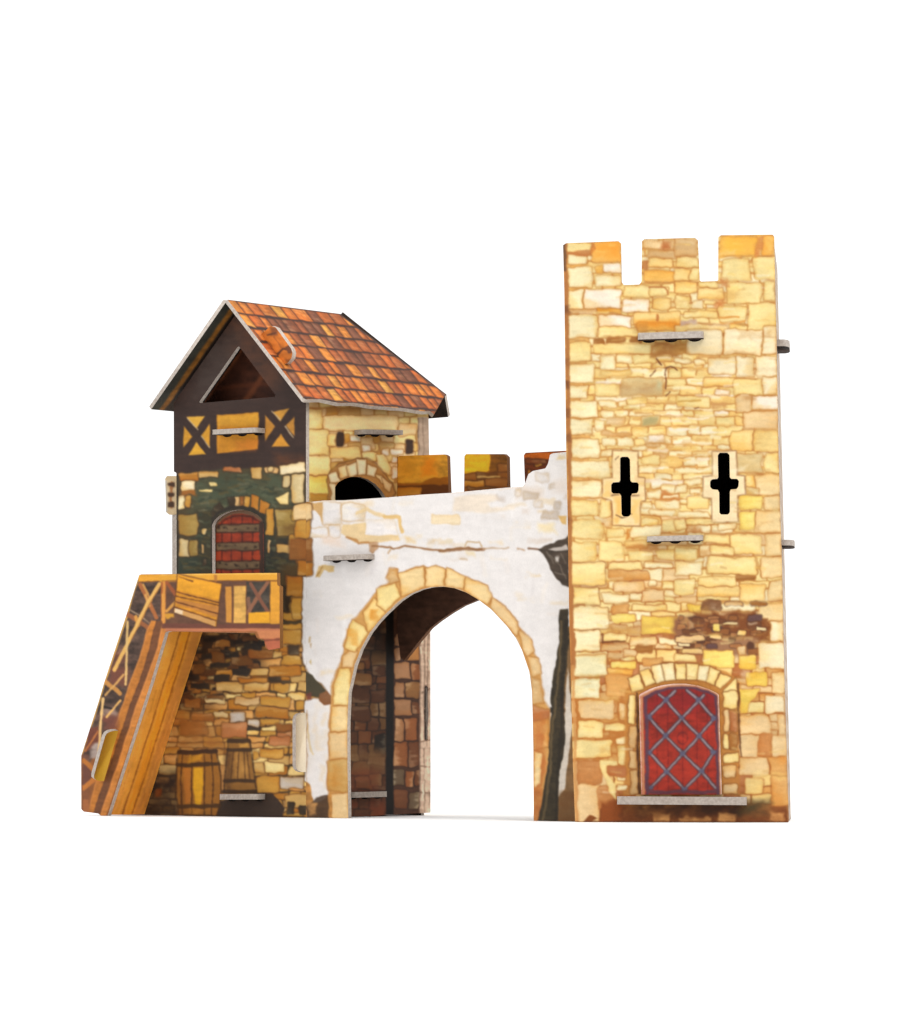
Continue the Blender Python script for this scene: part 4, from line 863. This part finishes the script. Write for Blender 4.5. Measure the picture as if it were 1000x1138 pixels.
# ------------------------------------------------------------------ STAIR
def art_stair(A):
    A.fill((150,92,48), .1)
    A.frame(85, 630, 7.692)
    A.poly([(520,60),(740,60),(740,560),(640,700),(440,1100),(100,1700),(30,1620),(235,1000)], (84,64,54), var=.35, warp=.4)
    A.rect(280, 700, 440, 1000, (120,72,56), a=.8, soft=6); A.rect(360, 680, 420, 740, (176,134,112), a=.6, soft=3); A.rect(480, 570, 520, 650, (130,100,86), a=.6, soft=4)
    # hand rail, boards and props
    A.poly([(530,60),(740,60),(740,120),(530,130)], (234,164,52), warp=.3); A.stroke([(540,125),(740,120)], 1.4, (120,70,30), .8)
    A.stroke([(530,70),(420,440),(235,1000),(190,1150),(40,1600),(40,2100)], 2.8, (226,176,92), .95, soft=.8, warp=.3)
    A.stroke([(545,150),(680,430)], 4.6, (182,108,58), .95, warp=.4); A.stroke([(570,150),(640,290)], 2.2, (222,160,84), .9, warp=.3); A.stroke([(430,400),(640,540)], 5, (168,100,58), .85, warp=.4); A.stroke([(460,370),(560,430),(620,480)], 1.1, (206,176,140), .7, warp=.3)
    A.stroke([(500,430),(520,500)], 4, (228,160,72), .9); A.stroke([(590,240),(620,330)], 3.0, (224,166,90), .9, warp=.3)
    A.stroke([(710,145),(610,310),(460,610),(325,880)], 4.4, (236,182,98), 1, soft=.7, warp=.3); A.stroke([(722,160),(622,322),(472,622)], 1.2, (150,90,40), .7, warp=.3)
    A.stroke([(435,470),(432,640),(430,760),(420,1000)], 2.9, (232,190,120), .95, soft=.7, warp=.3)
    A.stroke([(740,120),(742,480)], 5.0, (176,98,46), .95, warp=.3); A.stroke([(742,240),(744,465)], 3.4, (232,168,76), .95, warp=.3)
    # stringer, groove and outer board
    A.frame(0, 0, 1)
    ys = [690, 700, 721, 760, 780, 845, 897, 912]
    b1 = [168, 163, 158, 143.5, 137.5, 113, 99, 95]; b2 = [174, 171, 166.5, 154, 146, 124, 106, 101]; b3 = [181, 178.6, 174.5, 160, 152, 131.5, 113.6, 109]; b4 = [189, 186, 181, 169, 162, 138.5, 121, 116]
    band = lambda p, q: list(zip(p, ys)) + list(zip(q, ys))[::-1]
    A.poly(band(b3, b4), (206,130,58), warp=.3, var=.12); A.poly(band(b2, b3), (116,72,44), warp=.35, var=.14); A.poly(band(b1, b2), (190,118,48), warp=.35, var=.14)
    A.stroke(list(zip([a + 1 for a in b3], ys)), 1.2, (226,144,78), .6, warp=.3); A.stroke(list(zip([a + .6 for a in b1], ys)), 1.2, (214,138,72), .7, warp=.3); A.stroke(list(zip(b2, ys)), 1.0, (78,46,34), .7, warp=.3)
    A.poly([(90,836),(99,838),(101,880),(98,908),(88,908)], (128,78,58), a=.5, soft=3)
    # lower railing
    A.frame(85, 780, 7.692)
    A.poly([(110,220),(190,210),(200,330),(150,380),(60,430)], (118,66,50), warp=1); A.rect(120, 360, 230, 480, (180,160,150), a=.9, soft=2.5); A.poly([(60,490),(160,560),(150,640),(60,720),(44,700)], (108,66,54), a=.9)
    A.rect(240, 60, 340, 130, (168,136,120), a=.8, soft=3); A.rect(240, 130, 340, 230, (124,72,58), a=.8, soft=4); A.stroke([(235,40),(300,60)], 3, (40,32,30), .9)
    A.stroke([(235,-180),(330,-110),(370,-70)], 5, (216,150,74), .9, warp=.4); A.stroke([(250,-60),(400,-230)], 2.6, (226,170,96), .9, warp=.3); A.stroke([(230,-30),(205,200),(190,480),(160,600)], 3.0, (242,196,128), .98, soft=.7, warp=.3); A.stroke([(375,-10),(260,130)], 2.2, (240,184,104), .95, warp=.3)
    A.stroke([(185,250),(75,415)], 1.8, (196,120,60), .95, warp=.3); A.stroke([(60,500),(160,590)], 5.5, (190,116,48), .95, warp=.3); A.stroke([(55,740),(170,650)], 5.2, (202,122,52), .95, warp=.3)
    A.poly([(44,830),(105,840),(98,990),(44,950)], (176,106,60), a=.85)
    A.stroke([(46,450),(44,940)], 1.4, (110,60,40), .8)
    # balcony front
    A.frame(180, 630, 5.882)
    A.poly([(30,95),(780,80),(780,400),(0,400),(20,360)], (104,70,52), warp=.3, var=.12)
    A.poly([(550,95),(715,90),(715,300),(560,305)], (66,58,50), var=.3); A.stroke([(690,100),(560,300)], 4.2, (150,98,70), .95, warp=.3); A.stroke([(580,110),(695,300)], 4.0, (134,84,62), .95, warp=.3); A.stroke([(570,210),(570,300)], 4, (146,100,76), .8)
    A.poly([(565,300),(715,292),(715,368),(565,370)], (240,170,40), warp=.3); A.poly([(708,88),(770,86),(772,370),(708,372)], (228,158,52), warp=.3, out=(130,80,40), oa=.6)
    A.poly([(415,130),(455,128),(455,365),(418,362)], (208,142,60), warp=.3); A.poly([(470,126),(548,124),(548,366),(468,366)], (220,168,86), warp=.3, out=(120,74,40), oa=.7, var=.12)
    A.stroke([(0,75),(350,68),(752,62)], 8.4, (230,164,54), 1, warp=.3); A.stroke([(0,92),(350,92),(752,90)], 1.4, (120,72,34), .8, warp=.3); A.stroke([(350,45),(352,90)], 4, (176,112,48), .8); A.stroke([(0,50),(752,42)], 1.6, (250,196,96), .9, warp=.2)
    A.stroke([(30,100),(88,180)], 4, (164,88,48), .9, warp=.3); A.stroke([(30,290),(85,230)], 3.2, (226,160,72), .9, warp=.3); A.rect(25, 305, 75, 340, (214,152,52), a=.9, soft=2); A.stroke([(14,100),(12,360)], 3, (224,150,66), .9, warp=.3)
    A.poly([(0,370),(770,376),(770,400),(0,404)], (112,66,52), warp=.4); A.stroke([(30,412),(400,412),(770,412)], 3.2, (196,120,84), .95, warp=.4)
    A.poly([(620,418),(775,412),(775,470),(640,468)], (206,130,84), warp=.5); A.poly([(660,470),(775,466),(775,545),(700,545)], (184,100,70), warp=.6); A.stroke([(660,480),(770,478)], 2.4, (120,66,46), .8)
    A.poly([(102,48),(390,112),(352,388),(80,290),(92,180)], (214,142,40), warp=.3, out=(100,60,28), ow=1.2, oa=.8, var=.14)
    A.poly([(95,210),(370,260),(360,330),(92,240)], (196,128,62), a=.8, warp=.3); A.poly([(85,265),(350,350),(348,388),(80,296)], (212,156,90), warp=.4); A.poly([(85,268),(140,285),(135,312),(82,298)], (236,206,168), warp=.4)
    A.poly([(104,52),(200,75),(380,115),(375,215),(96,150)], (240,168,42), a=.75, warp=.4)
    for q in ([(96,165),(375,235)], [(92,190),(372,252)], [(90,225),(360,305)], [(86,262),(352,350)], [(110,62),(200,92)]): A.stroke(q, 1.3, (96,52,24), .9, warp=.5)
b_out = [(154.6,639.2),(157,638.2),(307.8,636.6),(308,650),(311,652),(311,720),(299,722.4),(295,720),(293.5,711),(285,708.5),(283,703.4),(250,703),(188,701.6),(184,702.5),(168,757),(150,812),BP.gnd(119.5),BP.gnd(112),(109,904),(93,902),(90.2,899),(90.2,840),(109.5,780),(115.6,759),(139.6,686)]
stair = build('staircase', [sheet_parts(BP, b_out, [], art_stair, seed=71, sp=.7, side_mat=lambda p, q: 0 if min(p[0], q[0]) > 298 else 1)], castle)
stair['label'] = 'wooden stair and balcony with painted railing'
# boarded underside of the stair
q0, q1 = BP.off(-T).to3([(186.5, 701), (122, 905.5)])
q1[2] = max(q1[2], .5)
q2, q3 = q1 - NF * 54.5, q0 - NF * 54.5
ns = nrm(np.cross(q1 - q0, q3 - q0)); ns = ns if (CAM - q0) @ ns > 0 else -ns
SB = Plane(q0, ns)
def art_soffit(A):
    A.fill((196,132,54), .12)
    for f, c, w_ in ((.08,(206,142,66),5), (.3,(198,134,50),9), (.55,(210,130,30),9), (.85,(176,112,50),9)):
        a_ = proj(q0 * (1 - f) + q3 * f)[0]; b_ = proj(q1 * (1 - f) + q2 * f)[0]
        A.stroke([a_, b_], w_, c, .75, soft=2, raw=True)
    for f in (.36, .64):
        a_ = proj(q0 * (1 - f) + q3 * f)[0]; b_ = proj(q1 * (1 - f) + q2 * f)[0]
        A.stroke([a_, (a_ + b_) / 2 + (.6, 0), b_], 1.4, (116,66,24), .8, raw=True, warp=.3)
    for _ in range(70):
        f = A.R.random(); g_ = A.R.random(); a_ = proj(q0 * (1 - f) + q3 * f)[0]; b_ = proj(q1 * (1 - f) + q2 * f)[0]
        A.stroke([a_ + (b_ - a_) * g_, a_ + (b_ - a_) * min(1, g_ + .12)], 1.0, A.R.choice([(226,160,70),(150,92,36),(204,132,44)]), .4, raw=True)
build('stair_boards', [sheet_parts(SB, proj(np.array([q0, q3, q2, q1])), [], art_soffit, seed=72, sp=.7, th=4, gain=1.27)], stair)
fb = BP.off(-T).to3([(158, 700), (262, 700)]); 
build('balcony_floor', [prism_parts([fb[0], fb[1], fb[1] - NF * 54, fb[0] - NF * 54], V3(0, 0, 4), 2, 1)], stair)
# rounded tongue on the stair face
a, b = BP.to3([(131.5, 812), (115.5, 868)])
u_ = nrm(b - a); wn = nrm(np.cross(NF, u_)); wn = wn if (CAM - a) @ wn > 0 else -wn
build('slot_tab', [prism_parts(rounded(a, b, NF, 18), -wn * T, cap=0, side=1, col=(222,172,56))], stair)['label'] = 'yellow rounded tab on the stair face'

# ------------------------------------------------------------------ table, studio light, camera
bpy.context.view_layer.update()
me = bpy.data.meshes.new('ground'); g = 60.0
me.from_pydata([(-g, -g, -.0001), (g, -g, -.0001), (g, g, -.0001), (-g, g, -.0001)], [], [(0, 1, 2, 3)]); me.materials.append(M_WHITE)
gr = bpy.data.objects.new('ground', me); COL.objects.link(gr); gr['kind'] = 'structure'

w = bpy.data.worlds.new('World'); scn.world = w; w.use_nodes = True
bg = w.node_tree.nodes['Background']; bg.inputs[0].default_value = (1, 1, 1, 1); bg.inputs[1].default_value = 1.2

def area(name, loc, tgt, size, energy, col=(1, 1, 1)):
    l = bpy.data.lights.new(name, 'AREA'); l.shape = 'DISK'; l.size = size; l.energy = energy; l.color = col
    o = bpy.data.objects.new(name, l); COL.objects.link(o); o.location = loc
    o.rotation_euler = (Vector(tgt) - Vector(loc)).to_track_quat('-Z', 'Y').to_euler(); return o
area('key_softbox', (.42, -1.3, 1.0), (0, 0, .09), .35, 5.6, (1, .98, .95))
area('added_top_fill', (0, -.15, 1.6), (0, -.05, 0), 1.6, 11)  # unseen overhead lamp added to wash the table out to white

cd = bpy.data.cameras.new('camera'); cam = bpy.data.objects.new('camera', cd); COL.objects.link(cam)
cam.location = tuple(CAM * S); cam.rotation_euler = (math.pi / 2, 0, 0)
cd.sensor_fit = 'HORIZONTAL'; cd.sensor_width = 36; cd.lens = 36 * D / 1000.0
cd.shift_y = (HY - 569.0) / 1000.0; cd.clip_start = .01; cd.clip_end = 500
scn.camera = cam
scn.view_settings.view_transform = 'Standard'; scn.view_settings.look = 'None'
scn.view_settings.exposure = 0; scn.view_settings.gamma = 1; scn.view_settings.use_curve_mapping = False
